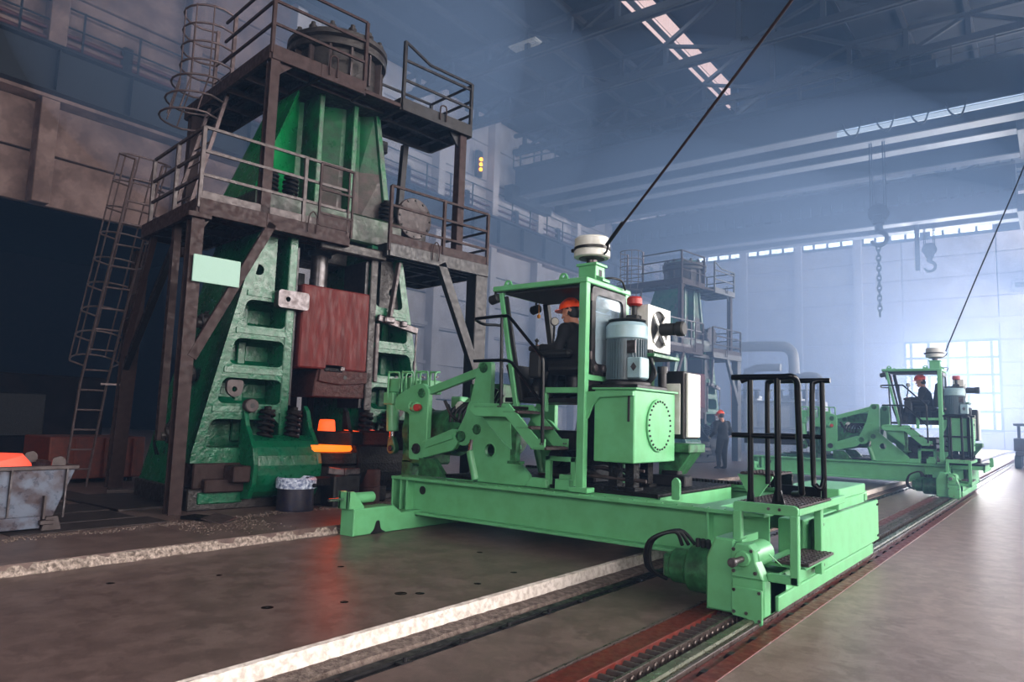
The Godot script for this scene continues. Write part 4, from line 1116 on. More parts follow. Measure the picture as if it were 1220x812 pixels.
	C("fan_motor", G.new().cyl(v3(-3.48, 2.45, -7.28), v3(-3.3, 2.45, -7.28), 0.07, 20, 0.01).cyl(v3(-3.3, 2.45, -7.28), v3(-3.2, 2.45, -7.28), 0.082, 22, 0.015), "cab_dark", k)
	C("cooler_bracket", G.new().span(v3(-3.74, 2.12, -7.6), v3(-3.4, 2.16, -6.95), 0.006).bar(v3(-3.6, 1.76, -7.25), v3(-3.6, 2.14, -7.25), 0.08, 0.08, Vector3.RIGHT), "mach_green_dark")
	C("riser_pipe", G.new().cyl(v3(-3.42, 1.76, -7.2), v3(-3.42, 2.02, -7.2), 0.045, 16).cyl(v3(-3.42, 1.96, -7.2), v3(-3.42, 2.03, -7.2), 0.056, 16), "steel_dark")
	for i in 3:
		C("cooler_hose", G.new().tube(arc([v3(-3.5, 2.2, -7.0 - i * 0.05), v3(-3.44, 2.05, -6.98), v3(-3.42 + i * 0.02, 1.92, -6.94), v3(-3.5, 1.78, -6.92)]), 0.018, 7), "rubber")
	var be := C("warning_beacon", G.new().lathe([Vector2(0, 0.16), Vector2(0.06, 0.16), Vector2(0.085, 0.18), Vector2(0.085, 0.24), Vector2(0.07, 0.26), Vector2(0, 0.265)], 20, Transform3D(Basis(), v3(-3.64, 2.52, -6.95))), "red_paint")
	C("beacon_post", G.new().cyl(v3(-3.64, 2.5, -6.95), v3(-3.64, 2.7, -6.95), 0.03, 10).span(v3(-3.72, 2.5, -7.02), v3(-3.58, 2.58, -6.9), 0.01), "cab_dark", be)
	# electric cabinet behind
	var ec := C("electric_cabinet", G.new().span(v3(-3.6, 1.25, -7.85), v3(-3.28, 2.0, -7.45), 0.01), "steel_dark")
	C("cabinet_door", G.new().span(v3(-3.28, 1.27, -7.84), v3(-3.25, 1.98, -7.5), 0.006), "white_paint", ec)
	C("cabinet_face", G.new().span(v3(-3.58, 1.3, -7.45), v3(-3.32, 1.86, -7.44), 0.004), "white_paint", ec)
	C("cabinet_shelf", G.new().span(v3(-3.62, 1.1, -7.86), v3(-3.2, 1.2, -7.42), 0.01).prism(p2([-3.6, 0.85, -3.4, 0.85, -3.22, 1.1, -3.6, 1.1]), -7.8, -7.5, T_xy(), 0.006), "mach_green_dark")
	# slip ring on its pedestal
	var sp := C("slip_ring_stand", G.new().span(v3(-4.14, 2.92, -6.78), v3(-3.92, 3.12, -6.58), 0.008).span(v3(-4.16, 3.1, -6.8), v3(-3.9, 3.13, -6.56), 0.005).prism(p2([-3.92, 2.92, -3.92, 2.99, -3.84, 2.95, -3.84, 2.92]), -6.75, -6.6, T_xy()), "mach_green")
	C("stand_opening", G.new().span(v3(-3.925, 2.98, -6.71), v3(-3.917, 3.06, -6.65)), "cab_dark", sp)
	var ri := C("slip_ring", G.new().lathe([Vector2(0, 3.13), Vector2(0.06, 3.13), Vector2(0.06, 3.18), Vector2(0.14, 3.19), Vector2(0.15, 3.21), Vector2(0, 3.21)], 32, Transform3D(Basis(), v3(-4.03, 0, -6.68))), "bright_steel")
	for q in [[3.2, 3.295, 0.2], [3.31, 3.43, 0.195]]:
		C("ring_cover", G.new().lathe([Vector2(0, q[0]), Vector2(q[2] - 0.02, q[0]), Vector2(q[2], q[0] + 0.012), Vector2(q[2], q[1] - 0.02), Vector2(q[2] - 0.02, q[1]), Vector2(0, q[1])], 36, Transform3D(Basis(), v3(-4.03, 0, -6.68))), "white_paint", ri)
	C("ring_clamp", G.new().lathe([Vector2(0.19, 3.29), Vector2(0.203, 3.29), Vector2(0.203, 3.315), Vector2(0.19, 3.315)], 36, Transform3D(Basis(), v3(-4.03, 0, -6.68))).box(v3(-4.235, 3.3, -6.62), v3(0.05, 0.04, 0.04), 0.008), "steel_dark", ri)
	C("chain_link", G.new().tube(arc([v3(-3.84, 3.22, -6.62), v3(-3.8, 3.24, -6.6), v3(-3.77, 3.3, -6.58)]), 0.012, 6), "steel_dark", ri)
	C("signal_cable", G.new().tube(arc([v3(-3.86, 2.96, -6.68), v3(-3.8, 2.97, -6.75), v3(-3.8, 2.97, -6.95), v3(-3.84, 2.9, -7.1)]), 0.012, 6), "rubber")

func csg_to_zy(outline: PackedVector2Array, holes: Array, x: float) -> G:
	# a plate in the z-y plane whose face is at x
	var f := PackedVector2Array()
	for p in outline: f.append(Vector2(-p.x, p.y))
	var hs := []
	for h in holes:
		var q := PackedVector2Array()
		for p in h: q.append(Vector2(-p.x, p.y))
		hs.append(q)
	return G.new().add(plate(f, hs, -0.03, 0.0), Transform3D(Basis(Vector3(0, 0, -1), UP, Vector3.RIGHT), v3(x, 0, 0)))

# ---- the hammer stands in its own frame: x along its front, y up, z towards the rails
const HP := Vector3(-8.24, 0.0, -4.40)
const HT := 1.43117

func hull(bot: Array, top: Array, y0: float, y1: float) -> G:
	# bot and top: [u0, n0, u1, n1]
	var b := []
	var t := []
	for q in [[0, 3], [2, 3], [2, 1], [0, 1]]:
		b.append(v3(bot[q[0]], y0, bot[q[1]]))
		t.append(v3(top[q[0]], y1, top[q[1]]))
	var g := G.new()
	for i in 4:
		var j := (i + 1) % 4
		g.quad(b[i], b[j], t[j], t[i])
	g.quad(t[0], t[1], t[2], t[3])
	g.quad(b[3], b[2], b[1], b[0])
	return g

func spring(at: Vector3, tip: Vector3, r: float, turns: float, w: float) -> G:
	var pts := []
	var y := (tip - at).normalized()
	var x := y.cross(Vector3.BACK).normalized()
	var z := x.cross(y)
	var k := int(turns * 12)
	for i in k + 1:
		var a := TAU * turns * i / k
		pts.append(at.lerp(tip, float(i) / k) + (x * cos(a) + z * sin(a)) * r)
	return G.new().tube(pts, w, 7)

func mirror_u(p: PackedVector2Array, c: float) -> PackedVector2Array:
	var o := PackedVector2Array()
	for q in p: o.append(Vector2(2 * c - q.x, q.y))
	o.reverse()
	return o

func hammer() -> Node3D:
	var c := 2.07
	var t := thing("forging_hammer", "tall green double-frame forging hammer with the red-hot work between its dies", "machine", HP, HT)
	cur = t
	cur_shift = V0
	for s in [0, 1]:
		var fx := func(u: float) -> float: return u if s == 0 else 2 * c - u
		var po := func(p: PackedVector2Array) -> PackedVector2Array: return p if s == 0 else mirror_u(p, c)
		var ul := func(y: float) -> float: return 0.24 + 0.227 * (y - 0.87)
		var bo := [0.2, -2.1, 1.47, -0.72]
		var to := [0.93, -1.65, 1.47, -0.72]
		if s == 1:
			bo = [2 * c - 1.47, -2.1, 2 * c - 0.2, -0.72]
			to = [2 * c - 1.47, -1.65, 2 * c - 0.93, -0.72]
		var col := obj("column", hull(bo, to, 0.18, 3.95), M.ham_green, t)
		var holes := []
		for r in [[0.94, 1.3], [1.5, 1.83], [2.0, 2.35], [2.52, 2.87], [3.03, 3.88]]:
			holes.append(po.call(rounded(p2([ul.call(r[0]) + 0.12, r[0], 1.36, r[0], 1.36, r[1], ul.call(r[1]) + 0.11, r[1]]), 0.1, 5)))
		obj("front_frame", plate(po.call(p2([0.23, 0.75, 1.47, 0.75, 1.47, 3.95, 0.94, 3.95, 0.24, 0.87])), holes, -0.74, -0.25), M.ham_green, col)
		# sloping shelves inside the pockets
		for y in [1.43, 1.93, 2.45, 2.95]:
			var g := G.new()
			var a: float = ul.call(y) + 0.08
			g.prism(p2([-0.72, y - 0.16, -0.72, y + 0.16, -0.6, y + 0.07, -0.3, y + 0.05, -0.24, y + 0.035, -0.235, y - 0.035, -0.3, y - 0.05, -0.6, y - 0.07]), minf(fx.call(a), fx.call(1.4)), maxf(fx.call(a), fx.call(1.4)), T_zy(), 0.008)
			obj("rib", g, M.ham_green, col)
		obj("pocket_rib", G.new().span(v3(fx.call(0.92) - 0.02, 1.0, -0.74), v3(fx.call(0.92) + 0.1, 2.9, -0.66), 0.015), M.ham_green, col)
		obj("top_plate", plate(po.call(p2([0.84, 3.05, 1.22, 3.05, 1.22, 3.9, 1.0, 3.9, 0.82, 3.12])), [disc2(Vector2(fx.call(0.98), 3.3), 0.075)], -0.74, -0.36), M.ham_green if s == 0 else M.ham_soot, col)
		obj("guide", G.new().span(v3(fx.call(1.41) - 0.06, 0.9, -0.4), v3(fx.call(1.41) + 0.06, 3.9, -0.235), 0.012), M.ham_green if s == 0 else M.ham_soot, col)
		obj("guide_strip", G.new().span(v3(fx.call(1.5) - 0.03, 1.5, -0.9), v3(fx.call(1.5) + 0.03, 3.7, -0.3), 0.006), M.steel_dark, t)
		# base blocks and the packing timbers
		var bs := obj("base", G.new().span(v3(minf(fx.call(0.2), fx.call(1.85)), 0.18, -2.1), v3(maxf(fx.call(0.2), fx.call(1.85)), 0.44, -0.17), 0.015), M.ham_soot, t)
		obj("packing_block", G.new().span(v3(fx.call(0.56) - 0.3, 0.44, -1.0), v3(fx.call(0.56) + 0.3, 0.75, -0.2), 0.015), M.steel_brown, bs)
		obj("packing_block", G.new().span(v3(fx.call(0.64) - 0.27, 0.4, -0.4), v3(fx.call(0.64) + 0.27, 0.56, -0.08), 0.015), M.steel_brown, bs)
		obj("packing_block", G.new().span(v3(fx.call(0.75) - 0.11, 0.53, -0.5), v3(fx.call(0.75) + 0.11, 0.73, 0.1), 0.015), M.steel_brown, bs)
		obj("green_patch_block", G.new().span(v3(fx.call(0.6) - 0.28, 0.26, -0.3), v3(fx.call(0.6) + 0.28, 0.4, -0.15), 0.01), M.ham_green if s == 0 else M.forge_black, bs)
		# spring drum
		var u0: float = minf(fx.call(0.88), fx.call(1.76))
		var u1: float = maxf(fx.call(0.88), fx.call(1.76))
		var prof := p2([-0.3, 1.1, -0.16, 1.1, -0.06, 1.06])
		for i in 9:
			var a := deg_to_rad(62.0 - i * 19.0)
			prof.append(Vector2(-0.12 + cos(a) * 0.28, 0.7 + sin(a) * 0.38))
		prof.append_array(p2([-0.16, 0.3, -0.3, 0.3]))
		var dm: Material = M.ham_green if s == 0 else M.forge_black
		var dr := obj("spring_drum", G.new().prism(prof, u0, u1, T_zy()), dm, t)
		for u in [u0, u1]:
			obj("drum_cheek", G.new().prism(p2([-0.3, 1.5, -0.22, 1.44, -0.13, 1.22, 0.0, 1.08, 0.11, 0.95, 0.18, 0.75, 0.15, 0.5, 0.04, 0.32, -0.3, 0.28]), u - 0.03, u + 0.03, T_zy(), 0.006), dm, dr)
		for u in [1.12, 1.5]:
			var a := v3(fx.call(u), 1.08, -0.15)
			var b := v3(fx.call(u) + 0.03, 1.4, -0.17)
			var sp := obj("spring", spring(a, b, 0.085, 4.5, 0.024), M.forge_black, t)
			obj("spring_bolt", G.new().cyl(a, b + v3(0.005, 0.08, -0.005), 0.045, 12, 0.006).cyl(b, b + v3(0.0, 0.04, 0), 0.1, 14, 0.01), M.forge_black, sp)
		pin(t, "anchor_boss", fx.call(0.92), 1.48, -0.25, 0.09, 0.12, M.steel_grey)
		obj("clevis", plate(rounded(p2([fx.call(0.7) - 0.1, 1.8, fx.call(0.7) + 0.12, 1.8, fx.call(0.7) + 0.1, 1.62, fx.call(0.7), 1.57, fx.call(0.7) - 0.1, 1.64]), 0.06), [disc2(Vector2(fx.call(0.7), 1.68), 0.035)], -0.26, -0.2), M.steel_grey, t)
		for y in [1.1, 1.9, 2.6]:
			obj("side_stud", G.new().cyl(v3(fx.call(ul.call(y) - 0.02), y, -0.95), v3(fx.call(ul.call(y) - 0.14), y - 0.03, -0.95), 0.12, 18, 0.02).cyl(v3(fx.call(ul.call(y) - 0.12), y - 0.03, -0.95), v3(fx.call(ul.call(y) - 0.2), y - 0.04, -0.95), 0.07, 14, 0.01), M.ham_soot, t)
	for i in 2:
		obj("oil_hose", G.new().tube(arc([v3(0.62, 2.75, -1.0 - i * 0.1), v3(0.35, 2.3, -1.05 - i * 0.1), v3(0.28, 1.85, -1.0 - i * 0.12), v3(0.3, 1.3, -1.0 - i * 0.15), v3(0.12, 1.05, -1.2), v3(0.22, 0.8, -1.3 - i * 0.1)], 4), 0.014, 6), M.rubber, t)
	obj("stop_lug", plate(rounded(p2([1.17, 2.8, 1.62, 2.8, 1.62, 3.04, 1.17, 3.04]), 0.05), [disc2(Vector2(1.31, 2.92), 0.035)], -0.25, -0.12), M.bright_steel, t)
	# lever gear on the right-hand column
	obj("lever_arm", G.new().bar(v3(2.8, 2.86, -0.2), v3(3.48, 2.72, -0.12), 0.08, 0.1, UP, 0.01), M.bright_steel, t)
	obj("lever_strap", G.new().bar(v3(3.12, 3.75, -0.18), v3(2.98, 2.86, -0.16), 0.05, 0.09, Vector3.BACK, 0.006), M.steel_grey, t)
	obj("lever_rod", G.new().tube([v3(3.46, 2.72, -0.1), v3(3.44, 2.1, -0.1), v3(3.44, 1.9, -0.1)], 0.014, 6).cyl(v3(3.44, 2.12, -0.1), v3(3.44, 2.25, -0.1), 0.024, 8), M.bright_steel, t)
	obj("lever_block", G.new().box(v3(2.96, 2.84, -0.14), v3(0.18, 0.1, 0.1), 0.02), M.bright_steel, t)
	obj("lever_block", G.new().box(v3(3.2, 2.8, -0.1), v3(0.1, 0.09, 0.09), 0.015), M.bright_steel, t)
	obj("wear_strip", G.new().span(v3(2.79, 1.9, -0.27), v3(2.85, 2.78, -0.2), 0.01), M.steel_grey, t)

	# ram, dies, anvil
	var rm := obj("ram", G.new().span(v3(1.57, 2.03, -1.15), v3(2.66, 3.19, -0.22), 0.02), M.ram_rust, t)
	for q in [[1.82, 2.7], [2.44, 2.66]]:
		obj("ram_hole", G.new().cyl(v3(q[0], q[1], -0.3), v3(q[0], q[1], -0.247), 0.03, 14), M.cab_dark, rm)
	obj("ram_key", G.new().span(v3(1.98, 2.0, -0.4), v3(2.27, 2.1, -0.22), 0.008), M.forge_black, rm)
	obj("key_tip", G.new().span(v3(2.22, 2.02, -0.3), v3(2.29, 2.08, -0.2), 0.006), M.bright_steel, rm)
	var g := G.new().prism(rounded(p2([1.84, 1.64, 2.7, 1.64, 2.73, 1.82, 2.74, 2.03, 1.9, 2.03, 1.86, 1.85]), 0.03), -1.05, -0.27, T_xy(), 0.015)
	g.prism(p2([1.9, 1.86, 2.0, 1.84, 2.25, 1.82, 2.5, 1.84, 2.74, 1.87, 2.75, 2.03, 1.92, 2.03]), -0.35, -0.235, T_xy(), 0.01)
	var ud := obj("upper_die", g, M.die_rust, t)
	obj("die_hole", G.new().cyl(v3(2.32, 1.93, -0.3), v3(2.32, 1.93, -0.233), 0.03, 14), M.cab_dark, ud)
	obj("piston_rod", G.new().cyl(v3(2.06, 3.15, -0.7), v3(2.06, 4.0, -0.7), 0.125, 28), M.rod_steel, t)
	obj("gland", G.new().lathe([Vector2(0.1, 3.72), Vector2(0.17, 3.72), Vector2(0.17, 3.8), Vector2(0.24, 3.8), Vector2(0.24, 3.98), Vector2(0.1, 3.98)], 28, Transform3D(Basis(), v3(2.06, 0, -0.7))), M.steel_dark, t)
	obj("head_beam", G.new().span(v3(1.3, 3.7, -1.6), v3(2.95, 4.0, -0.95), 0.02).span(v3(1.75, 3.72, -0.3), v3(2.85, 3.86, -0.12), 0.015), M.ham_soot, t)
	obj("anvil", G.new().span(v3(1.3, 0.18, -1.6), v3(2.95, 0.5, 0.05), 0.03).span(v3(1.55, 0.45, -1.1), v3(2.3, 0.58, 0.25), 0.02), M.forge_black, t)
	obj("lower_die", G.new().lathe([Vector2(0, 0.5), Vector2(0.42, 0.5), Vector2(0.43, 0.7), Vector2(0.38, 0.72), Vector2(0.43, 0.74), Vector2(0.42, 0.88), Vector2(0, 0.9)], 28, Transform3D(Basis(), v3(2.1, 0, -0.2))), M.forge_black, t)
	obj("die_wedge", G.new().bar(v3(1.86, 0.66, 0.22), v3(2.12, 0.62, 0.3), 0.05, 0.09, UP, 0.008), M.bright_steel, t)
	for q in [[1.6, -1.5], [1.85, -1.75], [2.15, -1.6], [2.5, -1.7]]:
		obj("tie_column", G.new().span(v3(q[0], 0.5, q[1] - 0.1), v3(q[0] + 0.12, 3.6, q[1] + 0.1), 0.01), M.steel_dark, t)

	# upper frame with its cylinder
	obj("upper_plinth", G.new().span(v3(0.88, 3.98, -1.75), v3(3.3, 4.42, -0.38), 0.03), M.ham_dust, t)
	var uf := obj("upper_frame", hull([0.9, -1.72, 3.16, -1.06], [1.52, -1.5, 2.84, -1.06], 4.42, 6.2), M.ham_top, t)
	# three bays: each row is [u bottom, u top, n] from left to right
	var bays := [[0.9, 1.52, -0.56], [1.72, 1.74, -1.02], [1.84, 1.84, -0.98], [2.3, 2.33, -0.74], [2.42, 2.42, -0.72], [2.72, 2.66, -0.78], [3.16, 2.84, -0.6]]
	for i in [0, 1, 2, 3, 4, 5]:
		var p: Array = bays[i]
		var q: Array = bays[i + 1]
		for lv in [[0.0, 0.45], [0.45, 1.0]]:
			var bg := G.new()
			var y0: float = lerpf(4.42, 6.18, lv[0])
			var y1: float = lerpf(4.42, 6.18, lv[1])
			var c0 := [v3(lerpf(p[0], p[1], lv[0]), y0, p[2]), v3(lerpf(q[0], q[1], lv[0]), y0, q[2]), v3(lerpf(q[0], q[1], lv[1]), y1, q[2]), v3(lerpf(p[0], p[1], lv[1]), y1, p[2])]
			var kk := []
			for w in c0: kk.append(v3(w.x, w.y, -1.1))
			bg.quad(c0[0], c0[1], c0[2], c0[3])
			bg.quad(kk[1], kk[0], kk[3], kk[2])
			for w in 4:
				bg.quad(kk[w], kk[(w + 1) % 4], c0[(w + 1) % 4], c0[w])
			obj("bay_panel", bg, M.ham_top if i < 2 else (M.ham_brown if lv[0] == 0.0 else M.ham_fade), uf)
	for q in [[1.84, 1.84, -1.0], [2.42, 2.42, -0.8]]:
		obj("frame_rib", G.new().prism(p2([q[0] - 0.04, 4.42, q[0] + 0.04, 4.42, q[1] + 0.04, 6.18, q[1] - 0.04, 6.18]), q[2], -0.5, T_xy(), 0.01), M.ham_fade, uf)
	obj("frame_edge", G.new().prism(p2([3.1, 4.42, 3.2, 4.42, 2.88, 6.18, 2.8, 6.18]), -1.3, -0.55, T_xy(), 0.01), M.ham_fade, uf)
	obj("frame_top", G.new().span(v3(1.45, 6.12, -1.6), v3(2.9, 6.24, -0.42), 0.015), M.ham_soot, uf)
	for q in [[1.12, -0.5], [1.42, -0.5], [3.05, -0.5]]:
		var a := v3(q[0], 4.42, q[1])
		var b := v3(q[0], 4.7, q[1])
		var sp := obj("spring", spring(a, b, 0.09, 4.5, 0.026), M.forge_black, t)
		obj("spring_bolt", G.new().cyl(a, b + v3(0, 0.08, 0), 0.05, 12, 0.006).cyl(b, b + v3(0, 0.03, 0), 0.1, 14, 0.01), M.forge_black, sp)
	var at := Transform3D(Basis(), v3(2.2, 0, -0.78))
	var cy := obj("cylinder", G.new().lathe([Vector2(0, 6.2), Vector2(0.62, 6.2), Vector2(0.62, 6.85), Vector2(0, 6.85)], 36, at), M.ham_soot, t)
	obj("cylinder_flange", G.new().lathe([Vector2(0.6, 6.78), Vector2(0.74, 6.78), Vector2(0.75, 6.8), Vector2(0.75, 6.88), Vector2(0.7, 6.9), Vector2(0.76, 6.93), Vector2(0.76, 7.0), Vector2(0.72, 7.03), Vector2(0, 7.03)], 40, at), M.ham_soot, cy)
	obj("cylinder_cap", G.new().lathe([Vector2(0, 7.03), Vector2(0.6, 7.03), Vector2(0.58, 7.1), Vector2(0.3, 7.16), Vector2(0, 7.16)], 36, at), M.ham_top, cy)
	for i in 14:
		var d := v3(cos(TAU * i / 14), 0, sin(TAU * i / 14))
		obj("flange_stud", G.new().cyl(at * (d * 0.66 + UP * 7.02), at * (d * 0.66 + UP * 7.09), 0.06, 6).cyl(at * (d * 0.66 + UP * 7.08), at * (d * 0.66 + UP * 7.14), 0.035, 8), M.ham_soot, cy)
		obj("cylinder_rib", G.new().bar(at * (d * 0.66 + UP * 6.3), at * (d * 0.66 + UP * 6.79), 0.03, 0.1, d), M.steel_grey, cy)
	# valve chest and exhaust pipe on the right
	var vc := obj("valve_chest", G.new().cyl(v3(3.62, 4.62, -1.15), v3(3.62, 4.62, -0.55), 0.3, 28, 0.02).span(v3(3.2, 4.0, -1.2), v3(3.95, 4.6, -0.6), 0.03), M.ham_soot, t)
	obj("chest_flange", G.new().cyl(v3(3.62, 4.62, -0.56), v3(3.62, 4.62, -0.5), 0.34, 30, 0.01), M.steel_grey, vc)
	g = G.new()
	for i in 12:
		var q := Vector2.from_angle(TAU * i / 12) * 0.3
		bolt(g, v3(3.62 + q.x, 4.62 + q.y, -0.5), v3(0, 0, 1), 0.02)
	stuff(obj("flange_bolts", g, M.steel_dark, vc))
	obj("exhaust_pipe", G.new().tube(arc([v3(3.7, 4.35, -0.9), v3(4.0, 4.3, -0.95), v3(4.4, 4.2, -1.1), v3(5.0, 4.1, -1.5)]), 0.16, 14), M.steel_dark, t)
	return t

func pin(t: Node3D, called: String, x: float, y: float, z: float, r: float, d: float, m: Material) -> void:
	var b := obj(called, G.new().cyl(v3(x, y, z), v3(x, y, z + d), r, 24, 0.012), m, t)
	obj("pin_hole", G.new().cyl(v3(x, y, z + d - 0.01), v3(x, y, z + d + 0.003), r * 0.35, 14), M.cab_dark, b)

func railing(t: Node3D, pts: Array, y0: float, hs: Array, posts: Array, m: Material) -> void:
	# pts: the plan of the rail; posts: points along it that carry a post
	for h in hs:
		var l := []
		for p in pts: l.append(v3(p.x, y0 + h, p.y))
		for i in l.size() - 1:
			obj("guard_rail", G.new().bar(l[i], l[i + 1], 0.03, 0.035), m, t)
	for p in posts:
		obj("railing_post", G.new().span(v3(p.x - 0.025, y0 - 0.12, p.y - 0.025), v3(p.x + 0.025, y0 + hs[0], p.y + 0.025), 0.004), m, t)

func deck(t: Node3D, u0: float, n0: float, u1: float, n1: float, y: float, m: Material) -> void:
	var d := obj("deck_plate", G.new().span(v3(u0, y - 0.02, n0), v3(u1, y, n1)), M.steel_dark, t)
	for e in [[u0, n1, u1, n1], [u0, n0, u1, n0], [u0, n0, u0, n1], [u1, n0, u1, n1]]:
		obj("edge_channel", G.new().bar(v3(e[0], y - 0.1, e[1]), v3(e[2], y - 0.1, e[3]), 0.06, 0.2, UP, 0.006), m, d)
	var k := maxi(1, int((u1 - u0) / 0.45))
	for i in k:
		var u := lerpf(u0, u1, (i + 0.5) / k)
		obj("joist", G.new().ibeam(v3(u, y - 0.09, n0), v3(u, y - 0.09, n1), 0.08, 0.14, 0.012), m, d)
	k = maxi(1, int((n1 - n0) / 0.6))
	for i in k:
		var n := lerpf(n0, n1, (i + 0.5) / k)
		obj("joist", G.new().span(v3(u0, y - 0.19, n - 0.03), v3(u1, y - 0.1, n + 0.03)), m, d)

func platform() -> Node3D:
	var t := thing("access_platform", "two-level rusty steel access platform with railings round the hammer", "platform", HP, HT)
	var m: Material = M.steel_brown
	var md: Material = M.steel_dark
	# posts and braces
	obj("post", G.new().ibeam(v3(0.0, 0.18, -0.06), v3(0.0, 3.8, -0.06), 0.15, 0.17, 0.02, Vector3.BACK), m, t)
	obj("post", G.new().span(v3(4.56, 0.18, -0.25), v3(4.82, 3.86, 0.0), 0.01), md, t)
	obj("post", G.new().ibeam(v3(0.3, 0.18, -3.35), v3(0.3, 3.8, -3.0), 0.2, 0.2, 0.025, Vector3.BACK), m, t)
	obj("post", G.new().span(v3(4.0, 0.18, -1.9), v3(4.3, 3.86, -1.62), 0.01), md, t)
	obj("post", G.new().bar(v3(0.15, 2.2, -2.9), v3(0.08, 3.85, -1.75), 0.08, 0.08, Vector3.RIGHT), m, t)
	obj("post", G.new().span(v3(0.05, 1.0, -1.0), v3(0.14, 3.85, -0.9)), m, t)
	obj("brace", G.new().bar(v3(0.05, 2.02, 0.0), v3(0.95, 3.86, 0.0), 0.06, 0.12, UP, 0.006), m, t)
	obj("brace", G.new().bar(v3(4.62, 2.2, -0.02), v3(3.8, 3.84, -0.02), 0.1, 0.16, UP, 0.006), md, t)
	obj("brace", G.new().bar(v3(0.25, 2.0, -3.1), v3(0.2, 3.7, -1.2), 0.09, 0.1, UP, 0.006), md, t)
	obj("brace", G.new().bar(v3(3.6, 2.4, -1.6), v3(3.2, 3.8, -1.2), 0.1, 0.12, UP, 0.006), md, t)
	obj("post_cap", G.new().span(v3(-0.14, 3.72, -0.2), v3(0.14, 3.78, 0.08), 0.005).prism(p2([0.02, 3.5, 0.02, 3.74, 0.16, 3.74]), -0.08, -0.04, T_xy()), m, t)
	# lower decks
	deck(t, 0.0, -2.0, 0.86, 0.0, 3.98, m)
	deck(t, 0.86, -0.36, 2.1, 0.0, 3.98, m)
	deck(t, 2.8, -0.34, 4.8, 0.0, 3.98, md)
	deck(t, 3.4, -1.9, 4.8, -0.34, 3.98, md)
	obj("toe_plate", G.new().span(v3(0.0, 3.98, -0.02), v3(2.1, 4.08, 0.01), 0.004), M.steel_grey, t)
	obj("toe_plate", G.new().span(v3(2.8, 3.98, -0.02), v3(4.8, 4.12, 0.01), 0.004), m, t)
	railing(t, [Vector2(0, 0), Vector2(1.5, 0), Vector2(2.1, 0)], 3.98, [0.9, 0.6, 0.3], [Vector2(0, 0), Vector2(1.38, 0)], M.steel_grey)
	railing(t, [Vector2(0, 0), Vector2(0, -0.9), Vector2(0, -1.75)], 3.98, [0.9, 0.58, 0.28], [Vector2(0, -0.85), Vector2(0, -1.75)], M.steel_grey)
	obj("gate", G.new().bar(v3(1.6, 4.86, 0.03), v3(2.12, 4.86, 0.03), 0.03, 0.03).bar(v3(1.6, 4.5, 0.03), v3(2.12, 4.5, 0.03), 0.03, 0.03).bar(v3(1.6, 4.16, 0.03), v3(2.12, 4.16, 0.03), 0.03, 0.03).bar(v3(1.6, 3.98, 0.03), v3(1.6, 4.86, 0.03), 0.03, 0.03).bar(v3(2.12, 3.9, 0.03), v3(2.12, 4.86, 0.03), 0.03, 0.03).bar(v3(2.05, 3.95, 0.03), v3(2.05, 4.84, 0.03), 0.02, 0.02), m, t)
	obj("gate_panel", G.new().span(v3(1.6, 3.98, 0.02), v3(2.12, 4.16, 0.035)), m, t)
	for u in [1.5, 3.65]:
		obj("hand_loop", G.new().tube(arc([v3(u - 0.06, 3.85, 0.05), v3(u - 0.06, 4.05, 0.06), v3(u, 4.14, 0.06), v3(u + 0.06, 4.05, 0.06), v3(u + 0.06, 3.85, 0.05)], 4), 0.009, 6), m, t)
	railing(t, [Vector2(2.8, 0), Vector2(3.83, 0), Vector2(4.78, 0)], 3.98, [0.88, 0.58, 0.27], [Vector2(2.8, 0), Vector2(3.83, 0), Vector2(4.78, 0)], m)
	railing(t, [Vector2(4.78, 0), Vector2(4.78, -1.2)], 3.98, [0.88, 0.58, 0.27], [Vector2(4.78, -1.2)], md)
	# posts of the upper level
	obj("post", G.new().ibeam(v3(0.84, 3.98, -0.06), v3(0.84, 6.1, -0.06), 0.13, 0.14, 0.02, Vector3.BACK), m, t)
	obj("post", G.new().span(v3(4.14, 3.98, -0.2), v3(4.28, 6.1, -0.05), 0.008), m, t)
	obj("post", G.new().bar(v3(3.74, 3.98, -1.2), v3(3.84, 6.1, -1.2), 0.1, 0.1, Vector3.BACK), md, t)
	obj("post", G.new().ibeam(v3(0.86, 3.8, -2.8), v3(0.86, 6.1, -2.8), 0.16, 0.16, 0.02, Vector3.BACK), m, t)
	obj("knee_bracket", G.new().prism(p2([4.28, 6.1, 4.28, 5.85, 4.1, 6.1]), -0.14, -0.1, T_xy()).prism(p2([3.95, 6.1, 4.14, 6.1, 4.14, 5.88]), -0.14, -0.1, T_xy()), md, t)
	obj("knee_bracket", G.new().prism(p2([0.9, 6.1, 1.12, 6.1, 0.9, 5.9]), -0.08, -0.04, T_xy()), m, t)
	# upper decks
	deck(t, 0.78, -3.0, 1.5, 0.0, 6.28, m)
	deck(t, 1.5, -0.34, 2.22, 0.0, 6.28, m)
	deck(t, 2.9, -1.1, 4.32, 0.0, 6.28, md)
	deck(t, 3.0, -2.6, 3.8, -1.7, 6.28, md)
	for i in 3:
		obj("cross_plank", G.new().span(v3(2.2, 6.16 - i * 0.02, -0.34 + i * 0.12), v3(2.92, 6.22 - i * 0.02, -0.24 + i * 0.12), 0.004), m, t)
	railing(t, [Vector2(0.78, 0), Vector2(2.22, 0)], 6.28, [0.92, 0.62, 0.3], [Vector2(0.78, 0), Vector2(2.22, 0)], m)
	railing(t, [Vector2(0.78, 0), Vector2(0.78, -1.6)], 6.28, [0.92, 0.62, 0.3], [], m)
	obj("hand_loop", G.new().tube(arc([v3(1.62, 6.15, 0.05), v3(1.62, 6.4, 0.05), v3(1.7, 6.45, 0.05), v3(1.74, 6.4, 0.05), v3(1.74, 6.15, 0.05)], 4), 0.012, 6), m, t)
